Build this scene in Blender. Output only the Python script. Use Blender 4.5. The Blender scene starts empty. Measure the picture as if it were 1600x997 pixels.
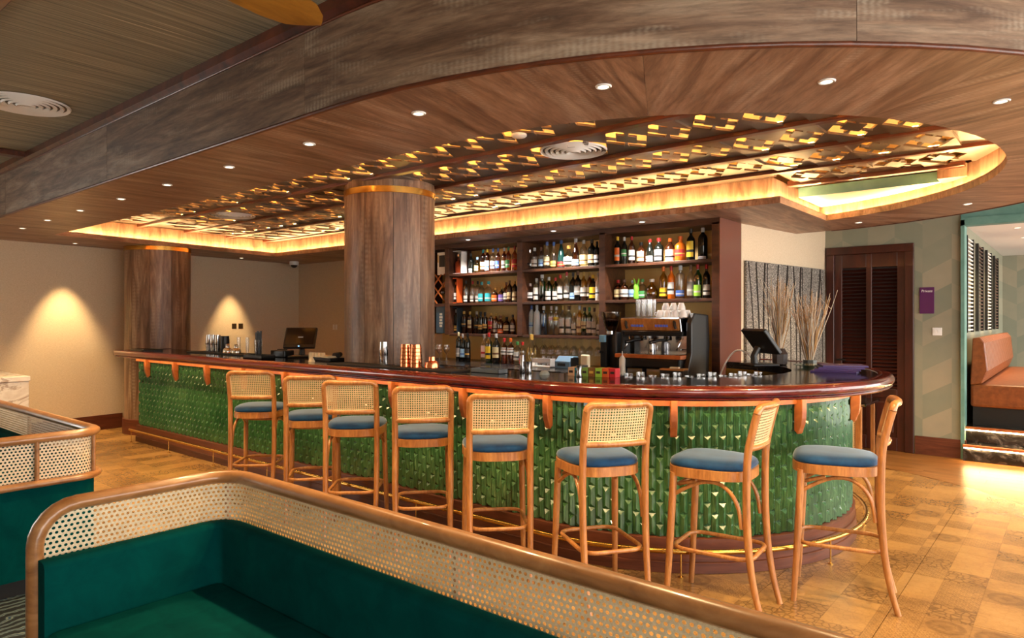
import bpy, math, random
from mathutils import Vector, Matrix
random.seed(7)
PI = math.pi
scn = bpy.context.scene
col = scn.collection

# ------------------------------------------------------------------ camera, world, exposure
TH = math.atan(887 / 1067.0)
cam_d = bpy.data.cameras.new('camera'); cam_d.sensor_width = 36; cam_d.lens = 24.0
cam_d.clip_start = 0.02; cam_d.clip_end = 100
cam = bpy.data.objects.new('camera', cam_d); col.objects.link(cam)
cam.location = (0, 0, 1.5); cam.rotation_euler = (PI / 2, 0, TH)
scn.camera = cam
scn.view_settings.view_transform = 'Standard'; scn.view_settings.look = 'None'
scn.view_settings.gamma = 1; scn.view_settings.use_curve_mapping = False
scn.view_settings.exposure = 1.0
scn.cycles.use_denoising = True
scn.cycles.max_bounces = 10; scn.cycles.transparent_max_bounces = 24
scn.cycles.sample_clamp_indirect = 6.0
w = bpy.data.worlds.new('world'); scn.world = w; w.use_nodes = True
WB = w.node_tree.nodes['Background']
WB.inputs[0].default_value = (1.0, 0.95, 0.88, 1); WB.inputs[1].default_value = 3.4

WARM = (1.0, 0.56, 0.17)
def light(kind, name, loc, energy, color, rot=(0, 0, 0), parent=None, **kw):
    d = bpy.data.lights.new(name, kind); d.energy = energy; d.color = color
    for k, v in kw.items(): setattr(d, k, v)
    o = bpy.data.objects.new(name, d); col.objects.link(o); o.location = loc; o.rotation_euler = rot
    if parent: o.parent = parent
    return o

# ------------------------------------------------------------------ materials
def newmat(name):
    m = bpy.data.materials.new(name); m.use_nodes = True
    nt = m.node_tree; b = nt.nodes['Principled BSDF']
    return m, nt, b
def N(nt, t, **kw):
    n = nt.nodes.new(t)
    for k, v in kw.items():
        if k in ('operation', 'blend_type', 'data_type', 'feature', 'noise_dimensions', 'wave_type', 'bands_direction', 'distance', 'rings_direction', 'wave_profile'): setattr(n, k, v)
        else: n.inputs[k].default_value = v
    return n
def c4(c): return (c[0], c[1], c[2], 1)
def S(r, g, b):
    f = lambda v: ((v / 255.0 + 0.055) / 1.055) ** 2.4 if v > 10 else v / 255 / 12.92
    return (f(r), f(g), f(b))
def ramp(nt, stops):
    r = nt.nodes.new('ShaderNodeValToRGB'); e = r.color_ramp.elements
    while len(e) < len(stops): e.new(0.5)
    for i, (p, c) in enumerate(stops): e[i].position = p; e[i].color = c4(c)
    return r
def plain(name, c, rough=0.5, metal=0.0, spec=0.5, coat=0.0, sheen=0.0):
    m, nt, b = newmat(name)
    b.inputs['Base Color'].default_value = c4(c); b.inputs['Roughness'].default_value = rough
    b.inputs['Metallic'].default_value = metal; b.inputs['Specular IOR Level'].default_value = spec
    b.inputs['Coat Weight'].default_value = coat; b.inputs['Sheen Weight'].default_value = sheen
    return m
def coords(nt, scale, kind='Object', rot=(0, 0, 0)):
    if kind == 'World':
        g = nt.nodes.new('ShaderNodeNewGeometry'); out = g.outputs['Position']
    else:
        g = nt.nodes.new('ShaderNodeTexCoord'); out = g.outputs[kind]
    mp = nt.nodes.new('ShaderNodeMapping'); mp.inputs['Scale'].default_value = scale; mp.inputs['Rotation'].default_value = rot
    nt.links.new(out, mp.inputs[0]); return mp.outputs[0]
def mathn(nt, op, a, b=None, c=None):
    n = nt.nodes.new('ShaderNodeMath'); n.operation = op
    for i, x in enumerate((a, b, c)):
        if x is None: continue
        if isinstance(x, (int, float)): n.inputs[i].default_value = x
        else: nt.links.new(x, n.inputs[i])
    return n.outputs[0]
def noisy(name, stops, scale, rough=0.5, bump=0.1, detail=6, coordk='Object', nscale=1.0, dist=0.6, metal=0.0, coat=0.0, spec=0.5, fine=0.0, rnd=0.0, sheen=0.0, weather=None):
    m, nt, b = newmat(name); v = coords(nt, scale, coordk)
    if rnd:
        oi = nt.nodes.new('ShaderNodeObjectInfo'); ad = N(nt, 'ShaderNodeVectorMath', operation='MULTIPLY_ADD')
        cx = N(nt, 'ShaderNodeCombineXYZ'); 
        for i in range(3): nt.links.new(oi.outputs['Random'], cx.inputs[i])
        nt.links.new(cx.outputs[0], ad.inputs[0]); ad.inputs[1].default_value = (37, 53, 71); nt.links.new(v, ad.inputs[2]); v = ad.outputs[0]
    n = N(nt, 'ShaderNodeTexNoise', Scale=nscale, Detail=detail, Roughness=0.62, Distortion=dist); nt.links.new(v, n.inputs['Vector'])
    r = ramp(nt, stops); nt.links.new(n.outputs[0], r.inputs[0]); out = r.outputs[0]
    if fine:
        v3 = N(nt, 'ShaderNodeVectorMath', operation='MULTIPLY'); nt.links.new(v, v3.inputs[0]); v3.inputs[1].default_value = (5, 5, 5)
        n3 = N(nt, 'ShaderNodeTexNoise', Scale=nscale, Detail=8, Roughness=0.7, Distortion=0.3); nt.links.new(v3.outputs[0], n3.inputs['Vector'])
        r3 = ramp(nt, [(0.3, (1 - fine,) * 3), (0.7, (1 + fine * .6,) * 3)]); nt.links.new(n3.outputs[0], r3.inputs[0])
        mx = nt.nodes.new('ShaderNodeMixRGB'); mx.blend_type = 'MULTIPLY'; mx.inputs[0].default_value = 1; nt.links.new(out, mx.inputs[1]); nt.links.new(r3.outputs[0], mx.inputs[2]); out = mx.outputs[0]
    if weather is not None:
        hatch_scale, axis, wcol = weather
        v4 = N(nt, 'ShaderNodeVectorMath', operation='MULTIPLY'); nt.links.new(v, v4.inputs[0]); v4.inputs[1].default_value = (1.3, 0.9, 0.9)
        n4 = N(nt, 'ShaderNodeTexNoise', Scale=nscale * .8, Detail=5, Roughness=0.6, Distortion=0.5); nt.links.new(v4.outputs[0], n4.inputs['Vector'])
        k4 = ramp(nt, [(0.53, (0, 0, 0)), (0.66, (1, 1, 1))]); nt.links.new(n4.outputs[0], k4.inputs[0])
        wv4 = N(nt, 'ShaderNodeTexWave', Scale=hatch_scale, Distortion=2.5, Detail=2.0); wv4.bands_direction = axis; nt.links.new(v, wv4.inputs['Vector'])
        f4 = mathn(nt, 'MULTIPLY', k4.outputs[0], mathn(nt, 'ADD', mathn(nt, 'MULTIPLY', wv4.outputs['Fac'], 0.28), 0.12))
        mx4 = nt.nodes.new('ShaderNodeMixRGB'); nt.links.new(f4, mx4.inputs[0]); nt.links.new(out, mx4.inputs[1]); mx4.inputs[2].default_value = c4(wcol); out = mx4.outputs[0]
    if rnd:
        hv = N(nt, 'ShaderNodeHueSaturation'); mr = N(nt, 'ShaderNodeMapRange'); mr.inputs[3].default_value = 1 - rnd; mr.inputs[4].default_value = 1 + rnd
        nt.links.new(oi.outputs['Random'], mr.inputs[0]); nt.links.new(mr.outputs[0], hv.inputs['Value']); nt.links.new(out, hv.inputs['Color']); out = hv.outputs[0]
    nt.links.new(out, b.inputs['Base Color'])
    b.inputs['Roughness'].default_value = rough; b.inputs['Metallic'].default_value = metal
    b.inputs['Coat Weight'].default_value = coat; b.inputs['Specular IOR Level'].default_value = spec
    b.inputs['Sheen Weight'].default_value = sheen
    if bump:
        bp = N(nt, 'ShaderNodeBump', Strength=bump, Distance=0.01); nt.links.new(n.outputs[0], bp.inputs['Height']); nt.links.new(bp.outputs[0], b.inputs['Normal'])
    return m
def emit(name, c, s):
    m, nt, b = newmat(name); b.inputs['Base Color'].default_value = c4(c)
    b.inputs['Emission Color'].default_value = c4(c); b.inputs['Emission Strength'].default_value = s
    return m
def thin_glass(name, tint=(1, 1, 1), gloss=0.16):
    m = bpy.data.materials.new(name); m.use_nodes = True; nt = m.node_tree; nt.nodes.clear()
    o = nt.nodes.new('ShaderNodeOutputMaterial'); t = nt.nodes.new('ShaderNodeBsdfTransparent'); g = nt.nodes.new('ShaderNodeBsdfGlossy')
    t.inputs[0].default_value = c4(tint); g.inputs['Roughness'].default_value = 0.04
    fr = nt.nodes.new('ShaderNodeLayerWeight'); fr.inputs[0].default_value = 0.35
    mr = N(nt, 'ShaderNodeMapRange'); mr.inputs[3].default_value = gloss * 0.5; mr.inputs[4].default_value = 0.75
    nt.links.new(fr.outputs['Facing'], mr.inputs[0])
    mx = nt.nodes.new('ShaderNodeMixShader'); nt.links.new(mr.outputs[0], mx.inputs[0]); nt.links.new(t.outputs[0], mx.inputs[1]); nt.links.new(g.outputs[0], mx.inputs[2])
    nt.links.new(mx.outputs[0], o.inputs[0]); return m

M = {}
# aged grey-brown timber laminate; grain along local y / z / x
AGED = [(0.25, S(62, 43, 31)), (0.42, S(104, 77, 58)), (0.55, S(132, 104, 82)), (0.68, S(156, 131, 108)), (0.85, S(188, 169, 147))]
SOFF = [(0.25, S(92, 64, 46)), (0.42, S(130, 96, 72)), (0.56, S(158, 122, 96)), (0.72, S(180, 146, 120)), (0.88, S(202, 174, 150))]
M['aged_x'] = noisy('aged_wood_bulkhead', AGED, (0.9, 7.5, 1.0), 0.5, 0.3, 12, 'UV', 1.6, 0.6, rnd=0.06, fine=0.45, weather=(13.0, 'X', S(196, 180, 158)))
M['aged_z'] = noisy('aged_wood_column', AGED, (7, 7, 0.8), 0.42, 0.2, 10, 'Object', 1.5, 0.8, rnd=0.07, fine=0.4, weather=(9.0, 'Z', S(178, 160, 142)))
M['soffit_y'] = noisy('soffit_wood', SOFF, (7.0, 0.9, 3), 0.42, 0.12, 9, 'Object', 1.5, 0.8, rnd=0.04, fine=0.35, weather=(14.0, 'Y', S(204, 184, 162)))
M['cove_wood'] = noisy('cove_wood', SOFF, (6, 6, 1.2), 0.5, 0.1, 9, 'Object', 1.6, 1.0)
M['mahog'] = noisy('mahogany', [(0.3, S(58, 22, 10)), (0.55, S(98, 42, 20)), (0.8, S(128, 62, 32))], (2.0, 2.0, 2.0), 0.28, 0.03, 6, 'Object', 2.5, 1.5, coat=0.3)
M['beam'] = noisy('ceiling_beam_wood', [(0.3, S(62, 26, 12)), (0.6, S(102, 48, 24)), (0.85, S(128, 66, 36))], (0.8, 9, 9), 0.35, 0.03, 6, 'Object', 2, 1, coat=0.2)
M['rim'] = noisy('bar_rim_mahogany', [(0.3, S(58, 12, 10)), (0.55, S(96, 24, 18)), (0.8, S(128, 40, 26))], (1.6, 1.6, 9), 0.2, 0.0, 6, 'Object', 2.2, 1.2, coat=0.6)
M['teak'] = noisy('orange_teak', [(0.3, S(150, 78, 34)), (0.6, S(190, 108, 54)), (0.85, S(208, 130, 72))], (3, 3, 3), 0.38, 0.03, 6, 'Object', 2, 1)
M['skirt'] = noisy('skirting_boards', [(0.3, S(74, 34, 20)), (0.6, S(104, 54, 34)), (0.85, S(128, 76, 50))], (1.2, 1.2, 12), 0.4, 0.05, 6, 'Object', 2, 1, rnd=0.08)
M['dkshelf'] = noisy('shelf_walnut', [(0.3, S(50, 28, 18)), (0.6, S(82, 48, 30)), (0.85, S(104, 64, 42))], (1, 6, 6), 0.42, 0.03, 6, 'Object', 2, 1)
M['door'] = noisy('dark_door_wood', [(0.3, S(42, 14, 8)), (0.6, S(66, 26, 15)), (0.85, S(88, 38, 22))], (6, 6, 0.8), 0.35, 0.03, 6, 'Object', 2, 1, coat=0.2)
M['oak'] = noisy('honey_oak', [(0.25, S(132, 80, 38)), (0.5, S(172, 112, 58)), (0.8, S(204, 146, 84))], (9, 9, 1.3), 0.33, 0.06, 7, 'Object', 2.2, 1.0, coat=0.25, rnd=0.05, fine=0.3)
M['oak_rail'] = noisy('booth_rail_oak', [(0.25, S(118, 76, 42)), (0.5, S(156, 106, 62)), (0.8, S(184, 134, 86))], (2.5, 2.5, 6), 0.3, 0.04, 7, 'Object', 2.2, 1.2, coat=0.35)
M['cane'] = noisy('woven_cane', [(0.3, S(204, 172, 124)), (0.7, S(232, 206, 160))], (60, 60, 60), 0.5, 0.0, 3, 'Object', 3, 0)
M['cane_b'] = noisy('booth_cane', [(0.3, S(206, 184, 146)), (0.7, S(234, 216, 184))], (40, 40, 40), 0.5, 0.0, 3, 'Object', 3, 0)
M['brass'] = plain('polished_brass', S(214, 166, 82), 0.22, 1.0)
M['steel'] = plain('polished_steel', S(205, 205, 208), 0.14, 1.0)
M['copper'] = plain('polished_copper', S(224, 138, 94), 0.16, 1.0)
M['black'] = plain('black_plastic', S(20, 20, 21), 0.38)
M['rubber'] = plain('black_rubber', S(26, 25, 25), 0.75)
M['dark_gloss'] = plain('dark_screen', S(14, 15, 18), 0.12)
M['white'] = plain('white_enamel', S(236, 234, 230), 0.35)
M['cream'] = plain('cream_paper', S(232, 216, 180), 0.6)
M['granite'] = noisy('black_granite', [(0.42, S(16, 15, 15)), (0.6, S(36, 33, 31)), (0.75, S(70, 64, 60))], (30, 30, 30), 0.12, 0, 8, 'Object', 2, 0.5)
M['marbleblk'] = noisy('black_veined_marble', [(0.45, S(20, 19, 19)), (0.55, S(44, 42, 42)), (0.62, S(92, 88, 86)), (0.66, S(24, 23, 23))], (3, 3, 3), 0.2, 0, 8, 'Object', 1.6, 2.0)
M['stone'] = noisy('veined_pale_stone', [(0.3, S(214, 204, 196)), (0.5, S(236, 230, 224)), (0.57, S(170, 150, 136)), (0.62, S(232, 226, 220))], (2.0, 2.0, 3.0), 0.3, 0, 8, 'Object', 1.2, 1.6)
M['ceil_fab'] = None
M['velvet_blue'] = noisy('blue_velvet', [(0.3, S(8, 48, 84)), (0.7, S(16, 66, 108))], (5, 5, 5), 0.7, 0.0, 3, 'Object', 3, 0, sheen=0.55, spec=0.25)
M['velvet_green'] = noisy('green_velvet', [(0.3, S(0, 54, 54)), (0.7, S(0, 68, 66))], (4, 4, 4), 0.95, 0.0, 4, 'Object', 2, 0.5, sheen=0.0, spec=0.04)
for k in ('velvet_blue', 'velvet_green'):
    M[k].node_tree.nodes['Principled BSDF'].inputs['Sheen Roughness'].default_value = 0.35
    M[k].node_tree.nodes['Principled BSDF'].inputs['Sheen Tint'].default_value = (0.75, 0.85, 0.9, 1) if k == 'velvet_blue' else (0.2, 0.75, 0.7, 1)
M['leather'] = noisy('tan_leather', [(0.3, S(112, 56, 22)), (0.7, S(146, 80, 36))], (6, 6, 6), 0.35, 0.1, 6, 'Object', 3, 0.2)
M['glass'] = thin_glass('clear_glass')
M['lattice'] = noisy('bronze_ceiling_panel', [(0.3, S(84, 68, 54)), (0.7, S(112, 94, 78))], (3, 3, 3), 0.34, 0, 5, 'Object', 2, 0.5, metal=0.25)
M['cavity'] = plain('cavity_gold_paint', S(226, 176, 96), 0.55)
M['led'] = emit('warm_led_strip', (1.0, 0.63, 0.26), 75)
M['led_dim'] = emit('warm_led_cavity', (1.0, 0.58, 0.2), 40)
M['led_bar'] = emit('warm_led_counter', (1.0, 0.66, 0.28), 20)
M['lamp'] = emit('downlight_lamp', (1.0, 0.84, 0.6), 2.2)
M['lampw'] = emit('white_downlight_lamp', (1.0, 0.95, 0.88), 4)
M['teal'] = noisy('teal_paint', [(0.3, S(84, 128, 118)), (0.7, S(112, 152, 140))], (2, 2, 2), 0.6, 0, 4, 'Object', 2, 0.5)
M['plaster'] = plain('white_plaster', S(228, 222, 212), 0.8)
M['purple'] = plain('purple_acrylic', S(84, 28, 84), 0.4)
M['menu'] = plain('purple_menu_cover', S(70, 52, 112), 0.5)
M['fanwood'] = noisy('fan_blade_wood', [(0.3, S(116, 74, 20)), (0.7, S(156, 106, 36))], (2, 9, 9), 0.35, 0.02, 5, 'Object', 2, 1)

def wallmat():
    m, nt, b = newmat('beige_fabric_wallpaper'); v = coords(nt, (60, 60, 220))
    n = N(nt, 'ShaderNodeTexNoise', Scale=1.0, Detail=3); nt.links.new(v, n.inputs['Vector'])
    r = ramp(nt, [(0.3, S(198, 178, 148)), (0.7, S(216, 198, 170))]); nt.links.new(n.outputs[0], r.inputs[0]); nt.links.new(r.outputs[0], b.inputs['Base Color'])
    b.inputs['Roughness'].default_value = 0.8
    bp = N(nt, 'ShaderNodeBump', Strength=0.15, Distance=0.002); nt.links.new(n.outputs[0], bp.inputs['Height']); nt.links.new(bp.outputs[0], b.inputs['Normal'])
    return m
M['wall'] = wallmat()
def ceilfab():
    m, nt, b = newmat('woven_ceiling_covering'); v = coords(nt, (70, 0.9, 1))
    n = N(nt, 'ShaderNodeTexNoise', Scale=1.0, Detail=4, Roughness=0.7); nt.links.new(v, n.inputs['Vector'])
    r = ramp(nt, [(0.3, S(88, 92, 84)), (0.5, S(140, 134, 114)), (0.64, S(172, 162, 138)), (0.74, S(236, 226, 198))]); nt.links.new(n.outputs[0], r.inputs[0]); nt.links.new(r.outputs[0], b.inputs['Base Color'])
    b.inputs['Roughness'].default_value = 0.6
    bp = N(nt, 'ShaderNodeBump', Strength=0.3, Distance=0.004); nt.links.new(n.outputs[0], bp.inputs['Height']); nt.links.new(bp.outputs[0], b.inputs['Normal'])
    return m
M['ceil_fab'] = ceilfab()
def chevmat():
    m, nt, b = newmat('chevron_wallpaper')
    g = nt.nodes.new('ShaderNodeNewGeometry'); sp = nt.nodes.new('ShaderNodeSeparateXYZ'); nt.links.new(g.outputs['Position'], sp.inputs[0])
    u = mathn(nt, 'DIVIDE', mathn(nt, 'ADD', sp.outputs[0], 20.04), 0.55)
    fr = mathn(nt, 'FRACT', u); tri = mathn(nt, 'ABSOLUTE', mathn(nt, 'SUBTRACT', fr, 0.5))
    half = mathn(nt, 'FLOOR', mathn(nt, 'MULTIPLY', u, 2.0))
    v = mathn(nt, 'FLOOR', mathn(nt, 'ADD', mathn(nt, 'DIVIDE', sp.outputs[2], 0.27), mathn(nt, 'MULTIPLY', tri, 1.15)))
    cx = nt.nodes.new('ShaderNodeCombineXYZ'); nt.links.new(v, cx.inputs[0]); nt.links.new(half, cx.inputs[1])
    wn = nt.nodes.new('ShaderNodeTexWhiteNoise'); wn.noise_dimensions = '2D'; nt.links.new(cx.outputs[0], wn.inputs['Vector'])
    n = N(nt, 'ShaderNodeTexNoise', Scale=7.0, Detail=8); nt.links.new(g.outputs['Position'], n.inputs['Vector'])
    par = mathn(nt, 'MODULO', mathn(nt, 'ADD', v, half), 2.0)
    s = mathn(nt, 'ADD', mathn(nt, 'MULTIPLY', par, 0.22), mathn(nt, 'ADD', mathn(nt, 'MULTIPLY', wn.outputs[0], 0.25), mathn(nt, 'MULTIPLY', n.outputs[0], 0.3)))
    r = ramp(nt, [(0.1, S(122, 126, 108)), (0.45, S(138, 136, 116)), (0.6, S(150, 142, 120)), (0.95, S(170, 158, 132))]); nt.links.new(s, r.inputs[0])
    nt.links.new(r.outputs[0], b.inputs['Base Color']); b.inputs['Roughness'].default_value = 0.75
    return m
M['chevron'] = chevmat()
def tilemat():
    m, nt, b = newmat('patchwork_floor_tile')
    g = nt.nodes.new('ShaderNodeNewGeometry'); pos = g.outputs['Position']
    sc = N(nt, 'ShaderNodeVectorMath', operation='MULTIPLY'); nt.links.new(pos, sc.inputs[0]); sc.inputs[1].default_value = (5.0, 5.0, 0)
    fl = N(nt, 'ShaderNodeVectorMath', operation='FLOOR'); nt.links.new(sc.outputs[0], fl.inputs[0])
    fr = N(nt, 'ShaderNodeVectorMath', operation='FRACTION'); nt.links.new(sc.outputs[0], fr.inputs[0])
    wn = nt.nodes.new('ShaderNodeTexWhiteNoise'); wn.noise_dimensions = '2D'; nt.links.new(fl.outputs[0], wn.inputs['Vector'])
    # centred cell coords -> radial medallions, checks and scrolls
    ce = N(nt, 'ShaderNodeVectorMath', operation='SUBTRACT'); nt.links.new(fr.outputs[0], ce.inputs[0]); ce.inputs[1].default_value = (0.5, 0.5, 0)
    ln = N(nt, 'ShaderNodeVectorMath', operation='LENGTH'); nt.links.new(ce.outputs[0], ln.inputs[0])
    rings = mathn(nt, 'MULTIPLY', mathn(nt, 'SINE', mathn(nt, 'MULTIPLY', ln.outputs['Value'], 22.0)), mathn(nt, 'LESS_THAN', ln.outputs['Value'], 0.46))
    vo = N(nt, 'ShaderNodeTexVoronoi', Scale=26.0); vo.feature = 'DISTANCE_TO_EDGE'; nt.links.new(pos, vo.inputs['Vector'])
    mg = N(nt, 'ShaderNodeTexMagic', Scale=22.0, Distortion=2.5); mg.turbulence_depth = 3; nt.links.new(pos, mg.inputs['Vector'])
    ck = N(nt, 'ShaderNodeTexChecker', Scale=40.0); nt.links.new(pos, ck.inputs['Vector'])
    wv = wn.outputs['Value']
    sel1 = mathn(nt, 'LESS_THAN', wv, 0.10); sel2 = mathn(nt, 'MULTIPLY', mathn(nt, 'GREATER_THAN', wv, 0.10), mathn(nt, 'LESS_THAN', wv, 0.34))
    sel3 = mathn(nt, 'MULTIPLY', mathn(nt, 'GREATER_THAN', wv, 0.34), mathn(nt, 'LESS_THAN', wv, 0.62)); 
    p1 = mathn(nt, 'MULTIPLY', sel1, mathn(nt, 'MULTIPLY', mathn(nt, 'LESS_THAN', ln.outputs['Value'], 0.43), mathn(nt, 'ADD', 0.55, mathn(nt, 'MULTIPLY', rings, 0.3)))); p2 = mathn(nt, 'MULTIPLY', sel2, mathn(nt, 'LESS_THAN', vo.outputs[0], 0.09))
    p3 = mathn(nt, 'MULTIPLY', sel3, mathn(nt, 'GREATER_THAN', mg.outputs['Fac'], 0.5))
    pat = mathn(nt, 'ADD', p1, mathn(nt, 'ADD', p2, p3))
    n = N(nt, 'ShaderNodeTexNoise', Scale=2.2, Detail=8, Roughness=0.6); nt.links.new(pos, n.inputs['Vector'])
    wear = mathn(nt, 'MULTIPLY', pat, mathn(nt, 'MULTIPLY', n.outputs[0], 0.28))
    base = mathn(nt, 'ADD', mathn(nt, 'MULTIPLY', wn.outputs['Value'], 0.16), mathn(nt, 'MULTIPLY', n.outputs[0], 0.7))
    ab = N(nt, 'ShaderNodeVectorMath', operation='ABSOLUTE'); nt.links.new(ce.outputs[0], ab.inputs[0]); sx_ = nt.nodes.new('ShaderNodeSeparateXYZ'); nt.links.new(ab.outputs[0], sx_.inputs[0])
    edge = mathn(nt, 'GREATER_THAN', mathn(nt, 'MAXIMUM', sx_.outputs[0], sx_.outputs[1]), 0.488)
    n2 = N(nt, 'ShaderNodeTexNoise', Scale=16.0, Detail=8, Roughness=0.7, Distortion=1.0); nt.links.new(pos, n2.inputs['Vector'])
    orn = mathn(nt, 'MULTIPLY', mathn(nt, 'LESS_THAN', vo.outputs[0], 0.05), 0.05)
    val = mathn(nt, 'SUBTRACT', mathn(nt, 'ADD', mathn(nt, 'SUBTRACT', base, wear), mathn(nt, 'MULTIPLY', mathn(nt, 'SUBTRACT', n2.outputs[0], 0.5), 0.26)), mathn(nt, 'ADD', mathn(nt, 'MULTIPLY', edge, 0.08), orn))
    r = ramp(nt, [(0.0, S(78, 54, 32)), (0.25, S(126, 92, 52)), (0.5, S(164, 124, 72)), (0.8, S(186, 146, 92))]); nt.links.new(val, r.inputs[0]); nt.links.new(r.outputs[0], b.inputs['Base Color'])
    b.inputs['Roughness'].default_value = 0.27; b.inputs['Specular IOR Level'].default_value = 0.5
    return m
M['floor_tile'] = tilemat()
M['grout'] = plain('floor_grout', S(110, 84, 54), 0.8)
M['plank'] = noisy('timber_plank', [(0.3, S(104, 66, 30)), (0.55, S(146, 100, 52)), (0.8, S(178, 130, 76))], (0.8, 9, 3), 0.3, 0.03, 7, 'Object', 2, 1, rnd=0.12)
def carpetmat():
    m, nt, b = newmat('blue_swirl_carpet'); v = coords(nt, (1, 1, 1), 'World')
    n = N(nt, 'ShaderNodeTexNoise', Scale=1.4, Detail=2, Distortion=1.5); nt.links.new(v, n.inputs['Vector'])
    wv = N(nt, 'ShaderNodeTexWave', Scale=5.0, Distortion=9.0, Detail=3.0); wv.inputs['Detail Scale'].default_value = 1.2; nt.links.new(v, wv.inputs['Vector'])
    r = ramp(nt, [(0.0, S(14, 22, 28)), (0.55, S(20, 36, 46)), (0.72, S(60, 100, 120)), (0.85, S(150, 160, 140)), (1.0, S(30, 74, 116))]); nt.links.new(wv.outputs['Fac'], r.inputs[0])
    r2 = ramp(nt, [(0.4, S(26, 60, 90)), (0.6, S(150, 146, 118))]); nt.links.new(n.outputs[0], r2.inputs[0])
    mx = nt.nodes.new('ShaderNodeMixRGB'); mx.blend_type = 'MULTIPLY'; mx.inputs[0].default_value = 0.35; nt.links.new(r.outputs[0], mx.inputs[1]); nt.links.new(r2.outputs[0], mx.inputs[2])
    nt.links.new(mx.outputs[0], b.inputs['Base Color']); b.inputs['Roughness'].default_value = 0.95
    return m
M['carpet'] = carpetmat()
def greentile():
    m, nt, b = newmat('green_glazed_tile'); v = coords(nt, (110, 110, 9), 'World')
    n = N(nt, 'ShaderNodeTexNoise', Scale=1.0, Detail=5, Roughness=0.65); nt.links.new(v, n.inputs['Vector'])
    v2 = coords(nt, (1.2, 1.2, 1.2), 'World'); n2 = N(nt, 'ShaderNodeTexNoise', Scale=1.6, Detail=4); nt.links.new(v2, n2.inputs['Vector'])
    s = mathn(nt, 'ADD', mathn(nt, 'MULTIPLY', n.outputs[0], 0.7), mathn(nt, 'MULTIPLY', n2.outputs[0], 0.3))
    r = ramp(nt, [(0.3, S(18, 50, 28)), (0.46, S(44, 86, 48)), (0.58, S(72, 114, 68)), (0.74, S(146, 168, 112))]); nt.links.new(s, r.inputs[0])
    nt.links.new(r.outputs[0], b.inputs['Base Color']); b.inputs['Roughness'].default_value = 0.2; b.inputs['Coat Weight'].default_value = 0.4
    bp = N(nt, 'ShaderNodeBump', Strength=0.15, Distance=0.003); nt.links.new(n.outputs[0], bp.inputs['Height']); nt.links.new(bp.outputs[0], b.inputs['Normal'])
    return m
M['gtile'] = greentile()
M['gcore'] = plain('green_tile_backing', S(24, 44, 30), 0.6)
def scalemat():
    m, nt, b = newmat('gold_scallop_wallpaper')
    g = nt.nodes.new('ShaderNodeNewGeometry'); sp = nt.nodes.new('ShaderNodeSeparateXYZ'); nt.links.new(g.outputs['Position'], sp.inputs[0])
    w_, h_ = 0.05, 0.025
    zz = mathn(nt, 'DIVIDE', sp.outputs[2], h_); row = mathn(nt, 'FLOOR', zz); off = mathn(nt, 'MULTIPLY', mathn(nt, 'MODULO', row, 2.0), 0.5)
    u = mathn(nt, 'SUBTRACT', mathn(nt, 'FRACT', mathn(nt, 'ADD', mathn(nt, 'DIVIDE', sp.outputs[0], w_), mathn(nt, 'ADD', off, 200.0))), 0.5)
    v = mathn(nt, 'MULTIPLY', mathn(nt, 'FRACT', zz), 0.5)
    rad = mathn(nt, 'SQRT', mathn(nt, 'ADD', mathn(nt, 'MULTIPLY', u, u), mathn(nt, 'MULTIPLY', v, v)))
    s = mathn(nt, 'GREATER_THAN', mathn(nt, 'SINE', mathn(nt, 'MULTIPLY', rad, 34.0)), 0.2)
    r = ramp(nt, [(0.0, S(190, 146, 72)), (1.0, S(236, 204, 136))]); nt.links.new(s, r.inputs[0]); nt.links.new(r.outputs[0], b.inputs['Base Color'])
    b.inputs['Roughness'].default_value = 0.4; b.inputs['Metallic'].default_value = 0.3
    return m
M['scallop'] = scalemat()
def barkmat():
    m, nt, b = newmat('carved_bark_panel'); v = coords(nt, (40, 40, 40), 'World')
    n = N(nt, 'ShaderNodeTexNoise', Scale=2.2, Detail=5, Roughness=0.7); nt.links.new(v, n.inputs['Vector'])
    r = ramp(nt, [(0.36, S(44, 40, 36)), (0.5, S(104, 98, 90)), (0.62, S(190, 184, 174))]); nt.links.new(n.outputs[0], r.inputs[0]); nt.links.new(r.outputs[0], b.inputs['Base Color'])
    b.inputs['Roughness'].default_value = 0.7
    bp = N(nt, 'ShaderNodeBump', Strength=0.8, Distance=0.01); nt.links.new(n.outputs[0], bp.inputs['Height']); nt.links.new(bp.outputs[0], b.inputs['Normal'])
    return m
M['bark'] = barkmat()

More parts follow.
